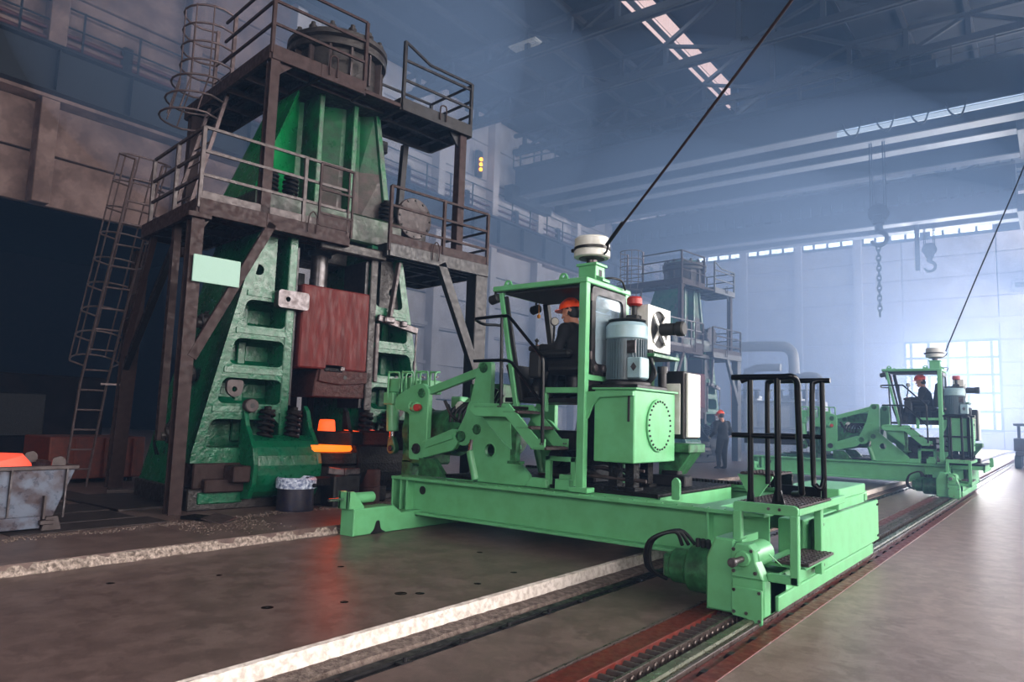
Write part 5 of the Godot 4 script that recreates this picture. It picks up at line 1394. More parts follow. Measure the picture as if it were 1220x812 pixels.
	obj("hand_loop", G.new().tube(arc([v3(3.62, 6.15, 0.05), v3(3.62, 6.36, 0.05), v3(3.7, 6.4, 0.05), v3(3.74, 6.36, 0.05), v3(3.74, 6.15, 0.05)], 4), 0.012, 6), m, t)
	railing(t, [Vector2(2.92, 0), Vector2(4.3, 0)], 6.28, [0.62, 0.3], [Vector2(2.92, 0), Vector2(4.3, 0)], md)
	obj("guard_rail", G.new().bar(v3(2.92, 7.2, 0), v3(3.42, 7.0, 0), 0.03, 0.035).bar(v3(3.42, 7.0, 0), v3(4.3, 7.0, 0), 0.03, 0.035).bar(v3(2.92, 6.9, 0), v3(2.92, 7.2, 0), 0.05, 0.05).bar(v3(4.3, 6.9, 0), v3(4.3, 7.0, 0), 0.05, 0.05), md, t)
	railing(t, [Vector2(4.3, 0), Vector2(4.3, -1.1), Vector2(2.95, -1.1)], 6.28, [0.7, 0.42, 0.18], [Vector2(4.3, -1.1)], md)
	return t

func cage_hoop(c: Vector3, x: Vector3, o: Vector3, w: float, r: float, k := 10) -> Array:
	# an open hoop: from one stringer round the back to the other; x along the rungs, o outwards
	var pts := [c - x * w]
	for i in k + 1:
		var a := PI * i / k
		pts.append(c - x * cos(a) * r + o * (r * 0.55 + sin(a) * r))
	pts.append(c + x * w)
	return pts

func ladders() -> Array:
	var out := []
	var t := thing("caged_ladder", "long caged steel ladder leaning against the rear of the lower platform", "ladder", HP, HT)
	var m: Material = M.ladder_steel
	var a := v3(-0.13, 0.18, -3.72)
	var kn := v3(-0.08, 1.75, -3.42)
	var b := v3(0.0, 4.9, -2.0)
	var x := v3(1, 0, 0)
	for s in [-0.18, 0.18]:
		obj("stringer", G.new().bar(a + x * s * 0.85, kn + x * s, 0.025, 0.05, Vector3.BACK).bar(kn + x * s, b + x * s, 0.025, 0.05, Vector3.BACK), m, t)
	for i in 15:
		var y := 0.45 + i * 0.3
		var p := a.lerp(kn, (y - a.y) / (kn.y - a.y)) if y < kn.y else kn.lerp(b, (y - kn.y) / (b.y - kn.y))
		obj("rung", G.new().tube([p - x * 0.18, p + x * 0.18], 0.016, 6), m, t)
	var o := v3(0, 0.4, -0.91)
	for i in 9:
		var p := kn.lerp(b, 0.08 + i * 0.115)
		obj("cage_hoop", G.new().tube(cage_hoop(p, x, o, 0.18, 0.34), 0.014, 6), m, t)
	for k in 5:
		var an := PI * (k + 0.5) / 5
		var d := -x * cos(an) * 0.34 + o * (0.187 + sin(an) * 0.34)
		obj("cage_strap", G.new().tube([kn.lerp(b, 0.08) + d, kn.lerp(b, 1.0) + d], 0.012, 5), m, t)
	obj("stay", G.new().bar(v3(0.02, 1.75, -3.42), v3(0.3, 1.75, -3.25), 0.03, 0.03), m, t)
	out.append(t)
	t = thing("caged_ladder", "short caged ladder climbing to the top platform beside the green tower", "ladder", HP, HT)
	x = v3(0, 0, 1)
	a = v3(0.4, 3.98, -1.98)
	kn = v3(0.93, 6.3, -1.98)
	b = v3(0.93, 7.4, -1.98)
	for s in [-0.33, 0.33]:
		obj("stringer", G.new().bar(a + x * s, kn + x * s, 0.05, 0.05, Vector3.BACK).bar(kn + x * s, b + x * s, 0.05, 0.05, Vector3.BACK), m, t)
	for i in 10:
		var y := 4.2 + i * 0.29
		var p := a.lerp(kn, (y - a.y) / (kn.y - a.y)) if y < kn.y else kn.lerp(b, (y - kn.y) / (b.y - kn.y))
		obj("rung", G.new().tube([p - x * 0.33, p + x * 0.33], 0.014, 6), m, t)
	o = v3(-1, 0, 0)
	for i in 7:
		var y := 5.7 + i * 0.28
		var p := a.lerp(kn, (y - a.y) / (kn.y - a.y)) if y < kn.y else kn.lerp(b, (y - kn.y) / (b.y - kn.y))
		obj("cage_hoop", G.new().tube(cage_hoop(p, x, o, 0.33, 0.4 if i > 2 else 0.46), 0.016, 6), m, t)
	for k in 5:
		var an := PI * (k + 0.5) / 5
		var d := -x * cos(an) * 0.4 + o * (0.22 + sin(an) * 0.4)
		var p0 := a.lerp(kn, 0.74)
		obj("cage_strap", G.new().tube([p0 + d, kn + d, b + d], 0.012, 5), m, t)
	out.append(t)
	return out

func hot_work() -> void:
	# everything here stands in the hammer's frame
	var t := thing("hot_billet", "glowing orange forging blank held between the hammer dies", "forging", HP, HT)
	obj("hot_disc", G.new().lathe([Vector2(0, 0.9), Vector2(0.36, 0.9), Vector2(0.38, 0.93), Vector2(0.36, 0.985), Vector2(0, 0.985)], 30, Transform3D(Basis(), v3(1.98, 0, -0.12))), M.hot_yellow, t)
	t = thing("hot_punch", "glowing orange tapered plug standing on the tongs under the ram", "forging", HP, HT)
	obj("plug", G.new().lathe([Vector2(0, 1.09), Vector2(0.128, 1.09), Vector2(0.108, 1.3), Vector2(0.095, 1.325), Vector2(0, 1.33)], 26, Transform3D(Basis(), v3(2.05, 0, -0.2))), M.hot_orange, t)
	t = thing("hot_offcut", "glowing wedge-shaped offcut to the right of the upright plug", "forging", HP, HT)
	obj("wedge", G.new().prism(rounded(p2([2.34, 1.19, 2.6, 1.16, 2.56, 1.0, 2.44, 1.06]), 0.02), -0.25, -0.1, T_xy(), 0.02), M.hot_orange, t)
	obj("scrap", G.new().box(v3(2.78, 1.14, -0.2), v3(0.16, 0.1, 0.1), 0.03), M.hot_red, t)
	for q in [[v3(2.05, 1.2, 0.25), 14.0], [v3(2.0, 0.95, 0.35), 12.0]]:
		var l := OmniLight3D.new()
		l.name = "hot_glow"
		l.light_color = Color(1.0, 0.28, 0.05)
		l.light_energy = q[1] * 0.008
		l.light_size = 0.12
		l.omni_range = 30
		l.omni_attenuation = 2.0
		l.shadow_enabled = true
		add_child(l, true)
		l.position = HP + Basis(UP, HT) * q[0]

func hammer_group() -> void:
	var off := v3(-1.6, 0, -16.7)
	var h := hammer()
	var p := platform()
	var l := ladders()
	dup(h, HP + off, "far green hammer in the haze behind the front manipulator's tank")
	dup(p, HP + off, "far access platform with railings round the hazy second hammer")
	dup(l[0], HP + off, "far caged ladder behind the second hammer")
	dup(l[1], HP + off, "small caged ladder at the top of the far hammer")
	hot_work()
	tag(obj("sign_board", G.new().box(V0, v3(0.58, 0.33, 0.02), 0.004, Basis(UP, HT)), M.sign_mint), "blank mint-green rectangular board hung on the hammer's front post", "sign")
	var s: MeshInstance3D = get_node("sign_board")
	s.position = HP + Basis(UP, HT) * v3(0.25, 3.1, 0.07)

func crane(called: String, label: String, z: float, y0: float, y1: float, m: Material, x1: float, far := -2.6) -> Node3D:
	var t := thing("bridge_crane", label, "crane", v3(-17, y0, z))
	for s in [0.0, far]:
		var gd := obj("bridge_girder", G.new().span(v3(-33.2, y0, z + s - 0.35), v3(x1, y1, z + s + 0.35), 0.02), m, t, t.position)
		obj("bottom_flange", G.new().span(v3(-33.2, y0 - 0.06, z + s - 0.5), v3(x1, y0, z + s + 0.5)), M.flange_lit, gd)
		obj("top_flange", G.new().span(v3(-33.2, y1, z + s - 0.5), v3(x1, y1 + 0.06, z + s + 0.5)), m, gd)
	for x in [-33.0, x1 + 0.4]:
		obj("end_truck", G.new().span(v3(x - 0.4, y0 - 0.5, z - 4.0), v3(x + 0.4, y0 + 0.7, z + 1.4), 0.03), m, t, t.position)
	for h in [0.55, 1.1]:
		obj("walkway_rail", G.new().tube([v3(-33, y1 + h, z + 0.9), v3(x1, y1 + h, z + 0.9)], 0.035, 5), M.truss, t, t.position)
	for i in 17:
		obj("rail_post", G.new().span(v3(-33 + i * 1.95, y1, z + 0.87), v3(-32.93 + i * 1.95, y1 + 1.1, z + 0.93)), M.truss, t, t.position)
	obj("walkway", G.new().span(v3(-33, y1 - 0.05, z + 0.3), v3(x1, y1, z + 1.0)), m, t, t.position)
	return t

func hook(t: Node3D, x: float, z: float, top: float, y: float, s: float) -> void:
	var bl := obj("hook_block", G.new().cyl(v3(x, y, z - 0.3 * s), v3(x, y, z + 0.3 * s), 0.75 * s, 24, 0.08).box(v3(x, y - 0.5 * s, z), v3(0.9 * s, 0.9 * s, 0.7 * s), 0.1), M.shade_dark, t, t.position)
	obj("hook_shank", G.new().cyl(v3(x, y - 1.5 * s, z), v3(x, y - 0.8 * s, z), 0.3 * s, 14, 0.03), M.shade_dark, bl)
	var pts := []
	for i in 15:
		var a := deg_to_rad(90.0 - i * 18.5)
		pts.append(v3(x + cos(a) * 0.55 * s, y - 2.05 * s + sin(a) * 0.55 * s, z))
	obj("hook", G.new().tube(pts, 0.2 * s, 10, true, 0.12 * s), M.shade_dark, bl)
	for q in [-0.55, -0.4, 0.4, 0.55]:
		obj("hoist_rope", G.new().tube([v3(x + q * s, y, z), v3(x + q * s, top, z)], 0.035, 5), M.shade_dark, t, t.position)

func cranes() -> void:
	var t := crane("bridge_crane", "nearer overhead bridge crane with a hanging hook and chain, crossing above the far hammer", -43.5, 18.75, 20.9, M.crane_blue, -0.6)
	# trolley
	obj("trolley", G.new().span(v3(-9.6, 21.0, -46.6), v3(-4.5, 21.8, -43.2), 0.05).span(v3(-9.0, 21.8, -46.2), v3(-6.6, 23.2, -43.6), 0.25), M.crane_blue, t, t.position)
	obj("winch_drum", G.new().cyl(v3(-6.4, 22.3, -44.8), v3(-4.8, 22.3, -44.8), 0.6, 20, 0.05), M.crane_blue, t, t.position)
	for i in 4:
		var x := -9.2 + i * 1.7
		obj("festoon_cable", G.new().tube(arc([v3(x, 19.0, -42.9), v3(x + 0.2, 18.4, -42.8), v3(x + 0.6, 18.05, -42.8), v3(x + 0.85, 18.4, -42.8), v3(x + 0.95, 19.0, -42.9)], 4), 0.05, 6), M.rubber, t, t.position)
	obj("bright_band", G.new().span(v3(-9.6, 18.42, -43.3), v3(-0.7, 18.68, -43.2)), M.band_glow, t, t.position)  # added glowing band below the girder, its real source unknown
	area("added_band_light", v3(-5.1, 18.55, -43.15), v3(-5.1, 16, -30), Vector2(8.8, 0.26), Color(0.8, 0.9, 1.0), 8.0)  # added light to go with the glowing band
	hook(t, -8.0, -46.0, 21.0, 14.3, 0.75)
	for i in 14:
		var g := G.new()
		var c := v3(-8.05, 12.2 - i * 0.3, -46.0)
		var p := []
		for k in 9:
			var a := TAU * k / 8
			p.append(c + (v3(cos(a) * 0.11, sin(a) * 0.2, 0) if i % 2 == 0 else v3(0, sin(a) * 0.2, cos(a) * 0.11)))
		obj("chain_link", g.tube(p, 0.045, 6), M.shade_dark, t, t.position)
	# cab platform at the left end with its three amber lamps
	for q in [[-32.6, -43.0], [-30.6, -43.0], [-28.6, -43.0]]:
		obj("cage_post", G.new().span(v3(q[0] - 0.05, 20.9, q[1] - 0.05), v3(q[0] + 0.05, 22.6, q[1] + 0.05)), M.truss, t, t.position)
	obj("cage_rail", G.new().bar(v3(-32.6, 22.6, -43), v3(-28.6, 22.2, -43), 0.08, 0.08).bar(v3(-32.6, 21.7, -43), v3(-28.6, 21.6, -43), 0.08, 0.08), M.truss, t, t.position)
	crane("bridge_crane", "middle overhead bridge crane with two dark girders between the other two cranes", -50.5, 19.5, 21.8, M.crane_blue, -1.2, -4.5)
	t = crane("bridge_crane", "farther overhead bridge crane just before the strip of high windows", -59.0, 16.9, 20.1, M.crane_blue, -1.6)
	for i in 40:
		obj("girder_bracket", G.new().prism(p2([0, 18.2, 0.25, 18.3, 0.25, 19.0, 0, 19.0]), -0.28, 0.28, Transform3D(Basis(Vector3.BACK, UP, Vector3.LEFT), v3(-32.5 + i * 0.78, 0, -58.66))), M.crane_blue, t, t.position)
	hook(t, -7.2, -61.0, 20.0, 15.2, 0.65)
	obj("hanging_pole", G.new().cyl(v3(-7.9, 13.5, -60.2), v3(-7.9, 19.6, -60.2), 0.16, 8), M.shade_dark, t, t.position)
	t = thing("signal_lamps", "column of three small amber lamps high on the left wall", "lamps", v3(-33.3, 20.0, -39.0))
	obj("lamp_box", G.new().span(v3(-33.6, 19.2, -39.3), v3(-33.3, 21.2, -38.7), 0.03), M.truss, t, t.position)
	for i in 3:
		obj("amber_lamp", G.new().cyl(v3(-33.3, 19.75 + i * 0.38, -39.0), v3(-33.15, 19.75 + i * 0.38, -39.0), 0.13, 14, 0.03), M.amber, t, t.position)
	t = thing("ceiling_lamp", "pale rectangular panel lamp under the roof left of the skylight", "lamp", v3(-24.3, 23.4, -32.2))
	obj("lamp_panel", G.new().span(v3(-25.3, 23.55, -32.5), v3(-23.3, 23.65, -31.8), 0.02), M.white_paint, t, t.position)
	for i in 4:
		obj("lamp_tube", G.new().tube([v3(-25.2, 23.5, -32.4 + i * 0.17), v3(-23.4, 23.5, -32.4 + i * 0.17)], 0.05, 6), M.white_paint, t, t.position)
	obj("lamp_hanger", G.new().span(v3(-24.4, 23.6, -32.2), v3(-24.2, 24.3, -32.1)), M.truss, t, t.position)

func cables() -> void:
	var a := v3(-3.8, 3.31, -6.6)
	var d := v3(2.3, 1.4, 1.27)
	var t := thing("supply_cable", "dark cable running up from the front manipulator's white slip ring", "cable", v3(-3.8, 3.3, -6.6))
	var pts := []
	for i in 13:
		var f := 2.35 * i / 12.0
		pts.append(a + d * f - UP * 0.05 * f * (2.35 - f))
	obj("cable", G.new().tube(pts, 0.013, 8), M.steel_brown, t, t.position)
	obj("cable_grip", G.new().tube([a, a + d * 0.12], 0.022, 8), M.steel_dark, t, t.position)
	t = thing("supply_cable", "thin cable rising at the far right from the second manipulator's slip ring", "cable", v3(-2.05, 3.3, -19.6))
	obj("cable", G.new().tube([v3(-2.05, 3.34, -19.6), v3(-1.25, 4.9, -18.3), v3(-0.45, 6.4, -17.0), v3(0.5, 8.3, -15.4), v3(1.8, 11.0, -13.2)], 0.016, 6), M.steel_dark, t, t.position)

func station() -> void:
	# pump station beyond the second hammer
	var t := thing("pump_station", "white pump cabinets below thick pale pipes in the haze", "machinery", v3(-11.5, 0.18, -38))
	for i in 4:
		var c := obj("pump_cabinet", G.new().span(v3(-13.6 + i * 1.1, 0.18, -38.6), v3(-12.55 + i * 1.1, 3.1 - (i % 2) * 0.3, -37.8), 0.02), M.white_paint, t, t.position)
		obj("cabinet_door", G.new().span(v3(-13.5 + i * 1.1, 0.5, -37.8), v3(-13.1 + i * 1.1, 2.6, -37.76), 0.01).span(v3(-13.05 + i * 1.1, 0.5, -37.8), v3(-12.65 + i * 1.1, 2.6, -37.76), 0.01), M.white_paint, c)
	obj("main_pipe", G.new().tube(arc([v3(-20, 5.8, -38.3), v3(-14, 5.75, -38.3), v3(-11.6, 5.7, -38.3), v3(-11.0, 5.5, -38.3), v3(-10.8, 4.9, -38.3), v3(-10.8, 3.0, -38.3), v3(-10.8, 0.2, -38.3)]), 0.27, 14), M.pipe_white, t, t.position)
	obj("collector_pipe", G.new().tube(arc([v3(-12.95, 0.2, -37.4), v3(-12.95, 3.9, -37.4), v3(-12.8, 4.3, -37.4), v3(-12.3, 4.5, -37.4), v3(-11.2, 4.5, -37.4)]), 0.2, 12), M.pipe_white, t, t.position)
	obj("collector_pipe", G.new().tube(arc([v3(-10.4, 0.2, -37.6), v3(-10.4, 3.6, -37.6), v3(-10.3, 4.0, -37.6), v3(-9.7, 4.1, -37.6), v3(-9.4, 3.9, -37.6), v3(-9.35, 3.4, -37.6), v3(-9.35, 0.2, -37.6)]), 0.17, 12), M.pipe_white, t, t.position)
	for x in [-11.9, -11.3, -9.9]:
		obj("riser", G.new().tube([v3(x, 0.2, -37.2), v3(x, 3.9, -37.2)], 0.07, 8), M.pipe_white, t, t.position)
	for i in 7:
		obj("valve", G.new().cyl(v3(-13.0 + i * 0.6, 2.9, -37.3), v3(-13.0 + i * 0.6, 3.3, -37.3), 0.12, 10, 0.03).cyl(v3(-13.0 + i * 0.6, 3.3, -37.3), v3(-13.0 + i * 0.6, 3.36, -37.3), 0.2, 10), M.steel_grey, t, t.position)
	for y in [2.75, 1.4]:
		obj("header_pipe", G.new().tube([v3(-13.3, y, -37.3), v3(-9.2, y, -37.3)], 0.06, 8), M.pipe_white, t, t.position)
	obj("gas_pipe", G.new().tube(arc([v3(-13.6, 4.2, -36.8), v3(-13.55, 3.0, -36.8), v3(-13.5, 1.1, -36.8), v3(-13.3, 0.9, -36.8), v3(-9.0, 0.9, -36.8)]), 0.05, 8), M.yellow_paint, t, t.position)
	t = thing("parked_truck", "brown wheeled works truck at the right edge under the gable wall", "truck", v3(-0.6, 0, -39))
	obj("chassis", G.new().span(v3(-1.5, 0.55, -40.5), v3(0.6, 0.75, -37.5), 0.03), M.steel_brown, t, t.position)
	obj("load_box", G.new().span(v3(-1.55, 0.75, -39.3), v3(0.6, 1.3, -37.6), 0.03), M.steel_brown, t, t.position)
	for x in [-1.5, -0.75]:
		obj("mast", G.new().span(v3(x, 0.75, -40.3), v3(x + 0.12, 1.85, -40.15), 0.01), M.steel_brown, t, t.position)
	obj("canopy", G.new().span(v3(-1.6, 1.85, -40.5), v3(0.6, 1.95, -38.9), 0.02), M.steel_brown, t, t.position)
	for z in [-40.0, -38.0]:
		for x in [-1.45, 0.3]:
			obj("wheel", G.new().cyl(v3(x - 0.1, 0.3, z), v3(x + 0.15, 0.3, z), 0.3, 18, 0.04), M.rubber, t, t.position)
	t = thing("wall_light_box", "pale rectangular box on the gable wall at the right edge", "box", v3(-2.0, 15.0, -79.9))
	obj("box_body", G.new().span(v3(-2.9, 14.6, -80.0), v3(-0.4, 15.7, -79.2), 0.05), M.pipe_white, t, t.position)
	obj("box_opening", G.new().span(v3(-2.6, 14.95, -79.2), v3(-1.9, 15.4, -79.17)), M.truss, t, t.position)

func props() -> void:
	var rng := RandomNumberGenerator.new()
	rng.seed = 5
	# scrap bin with the red-hot forging inside
	var t := thing("scrap_bin", "grey steel scrap bin with ribbed flared sides at the left edge", "bin", v3(-8.3, 0.18, -2.4))
	var x := -7.95
	obj("bin_side", G.new().prism(p2([-1.0, 0.3, -1.0, 0.78, -3.18, 0.78, -3.0, 0.3]), x - 0.02, x, T_zy()), M.bin, t, t.position)
	obj("bin_side", G.new().prism(p2([-1.0, 0.3, -1.0, 0.78, -3.18, 0.78, -3.0, 0.3]), x - 1.1, x - 1.08, T_zy()), M.bin, t, t.position)
	obj("end_flap", G.new().bar(v3(x - 0.55, 0.3, -3.0), v3(x - 0.55, 0.78, -3.18), 1.08, 0.02, Vector3.BACK), M.bin, t, t.position)
	obj("bin_floor", G.new().span(v3(x - 1.1, 0.28, -3.0), v3(x, 0.31, -1.0)), M.bin, t, t.position)
	obj("rim", G.new().span(v3(x - 0.02, 0.77, -3.21), v3(x + 0.03, 0.81, -1.0), 0.005).span(v3(x - 1.12, 0.77, -3.21), v3(x - 1.07, 0.81, -1.0), 0.005).span(v3(x - 1.1, 0.77, -3.21), v3(x, 0.81, -3.17), 0.005), M.steel_grey, t, t.position)
	for z in [-2.15, -2.62, -3.04]:
		obj("side_rib", G.new().prism(p2([0.3, x, 0.78, x, 0.78, x + 0.035, 0.3, x + 0.02]), z - 0.008 - (0.06 if z < -3 else 0.0), z + 0.008 - (0.06 if z < -3 else 0.0), Transform3D(Basis(UP, Vector3.RIGHT, Vector3.BACK), V0)), M.bright_steel, t, t.position)
	obj("skid_beam", G.new().span(v3(x - 0.05, 0.21, -2.9), v3(x + 0.03, 0.33, -1.0), 0.006), M.bin, t, t.position)
	obj("latch_foot", G.new().prism(rounded(p2([-3.08, 0.18, -3.04, 0.32, -2.94, 0.32, -2.9, 0.18]), 0.01), x - 0.02, x + 0.06, T_zy()).span(v3(x, 0.3, -2.93), v3(x + 0.05, 0.52, -2.91)).span(v3(x, 0.25, -3.0), v3(x + 0.09, 0.29, -2.88), 0.004), M.steel_grey, t, t.position)
	for q in [[-3.02, 0.0], [-3.1, -0.95]]:
		obj("lifting_ear", G.new().prism(rounded(p2([q[0] - 0.08, 0.78, q[0] - 0.08, 0.86, q[0] - 0.04, 0.9, q[0] + 0.04, 0.88, q[0] + 0.05, 0.78]), 0.02), x - 0.06 + q[1], x - 0.03 + q[1], T_zy()), M.steel_grey, t, t.position)
	t = thing("hot_forging", "red-hot round forging cooling in the scrap bin", "forging", v3(-8.35, 0.31, -2.6))
	obj("hot_ring", G.new().lathe([Vector2(0, 0), Vector2(0.3, 0), Vector2(0.36, 0.08), Vector2(0.36, 0.35), Vector2(0.3, 0.46), Vector2(0.15, 0.5), Vector2(0, 0.5)], 28, Transform3D(Basis(Vector3.RIGHT, 0.2), v3(-8.35, 0.4, -2.62))), M.hot_red, t, t.position)
	# orange cabinet behind the ladder
	t = thing("orange_cabinet", "rust-orange steel cabinet behind the caged ladder's foot", "cabinet", v3(-12.6, 0.18, -5.4))
	obj("cabinet_body", G.new().span(v3(-13.4, 0.26, -6.0), v3(-12.35, 0.92, -4.55), 0.015), M.orange_box, t, t.position)
	for z in [-4.95, -5.4, -5.85]:
		obj("door_rib", G.new().span(v3(-12.35, 0.28, z), v3(-12.32, 0.9, z + 0.05), 0.004), M.orange_box, t, t.position)
	obj("cabinet_legs", G.new().span(v3(-13.3, 0.18, -5.9), v3(-12.5, 0.27, -5.8)).span(v3(-13.3, 0.18, -4.75), v3(-12.5, 0.27, -4.65)), M.forge_black, t, t.position)
	tag(obj("steel_bar", G.new().bar(v3(-10.7, 0.22, -4.72), v3(-10.3, 0.22, -5.3), 0.08, 0.07, UP, 0.006), M.steel_grey), "short grey channel bar lying behind the raised floor plate", "bar")
	# bucket, drums, plates at the hammer's foot
	t = thing("slag_bucket", "steel bucket with a chipped white and blue rim before the hammer", "bucket", v3(-7.76, 0.18, -5.72))
	obj("bucket_body", G.new().lathe([Vector2(0, 0), Vector2(0.225, 0), Vector2(0.23, 0.02), Vector2(0.225, 0.3), Vector2(0, 0.3)], 32), M.bucket_dark, t)
	obj("bucket_rim", G.new().lathe([Vector2(0.0, 0.29), Vector2(0.22, 0.29), Vector2(0.248, 0.28), Vector2(0.25, 0.39), Vector2(0.23, 0.415), Vector2(0.2, 0.37), Vector2(0, 0.36)], 32), M.bucket_white, t)
	obj("bucket_lug", G.new().cyl(v3(0.2, 0.32, -0.08), v3(0.26, 0.32, -0.1), 0.025, 10), M.forge_black, t)
	t = thing("steel_drum", "scorched steel drum standing between the die and the manipulator head", "drum", v3(-7.85, 0.18, -7.0))
	obj("drum_body", G.new().lathe([Vector2(0, 0), Vector2(0.17, 0), Vector2(0.175, 0.02), Vector2(0.17, 0.22), Vector2(0.178, 0.23), Vector2(0.17, 0.24), Vector2(0.172, 0.46), Vector2(0.15, 0.47), Vector2(0, 0.46)], 26), M.die_rust, t)
	t = thing("steel_block", "dark steel block with a pale key beside the bucket", "block", v3(-7.75, 0.18, -6.45))
	obj("block_body", G.new().span(v3(-0.16, 0, -0.22), v3(0.12, 0.42, 0.22), 0.02), M.steel_dark, t)
	obj("block_cap", G.new().span(v3(-0.02, 0.42, -0.2), v3(0.13, 0.5, 0.06), 0.01), M.bright_steel, t)
	tag(obj("scrap_plate", G.new().box(v3(-7.45, 0.215, -4.5), v3(0.26, 0.012, 0.3), 0.003, Basis.from_euler(v3(0.1, 0.5, -0.16))), M.steel_grey), "pale scrap of sheet lying on the floor by the front post", "scrap")
	tag(obj("scrap_plate", G.new().box(v3(-7.75, 0.2, -4.42), v3(0.3, 0.04, 0.22), 0.006, Basis(UP, 0.3)), M.forge_black), "small dark steel plate at the foot of the rusty post", "scrap")
	var oil := G.new()
	for q in [[-4.3, -3.0, 0.07], [-4.05, -3.45, 0.05], [-3.95, -3.9, 0.08], [-3.85, -4.0, 0.06], [-3.75, -4.55, 0.05], [-3.8, -5.1, 0.05], [-5.4, -3.3, 0.04], [-5.0, -4.2, 0.05], [-4.6, -5.6, 0.05], [-5.7, -2.6, 0.05]]:
		oil.cyl(v3(q[0], 0.0921, q[1]), v3(q[0], 0.0928, q[1]), q[2] * 0.6, 14)
	var oo := obj("oil_spots", oil, M.forge_black)
	stuff(oo)
	tag(oo, "small dark oil drips on the concrete between the two white curbs", "stain")
	# a low dark shape in the left bay, of no known use
	t = thing("furnace", "low dark mass in the unlit bay behind the caged ladder", "furnace", v3(-22, 0.18, -6.5))
	obj("mass_body", G.new().span(v3(-24, 0.18, -9.0), v3(-21, 2.2, -4.0), 0.05), M.shade_dark, t, t.position)
	obj("mass_panel", G.new().span(v3(-21, 0.6, -7.5), v3(-20.88, 1.7, -5.5), 0.03), M.forge_black, t, t.position)

func smoke() -> void:
	for q in [[v3(-18, 13, -12), v3(14, 13, 15), 0.035], [v3(-13, 9.5, -13), v3(9, 8, 9), 0.03], [v3(-7, 4, -20), v3(24, 12, 13), 0.012], [v3(-18, 6, -30), v3(30, 16, 30), 0.01], [v3(-18, 6, -30), v3(38, 22, 38), 0.01], [v3(-17, 4, -58), v3(42, 16, 48), 0.01], [v3(-17, 4, -58), v3(48, 22, 56), 0.009], [v3(-17, 4, -58), v3(54, 29, 66), 0.007]]:
		var f := FogVolume.new()
		f.name = "smoke_bank"
		f.shape = RenderingServer.FOG_VOLUME_SHAPE_ELLIPSOID
		f.size = q[1]
		f.position = q[0]
		var m := FogMaterial.new()
		m.resource_name = "smoke"
		m.albedo = Color(0.78, 0.85, 1.0) if q[0].z < -40 else Color(0.66, 0.8, 1.0)
		m.density = q[2]
		f.material = m
		add_child(f, true)
		f.set_meta("kind", "stuff")
		f.set_meta("label", "thin blue smoke drifting through the hall")
		f.set_meta("category", "smoke")

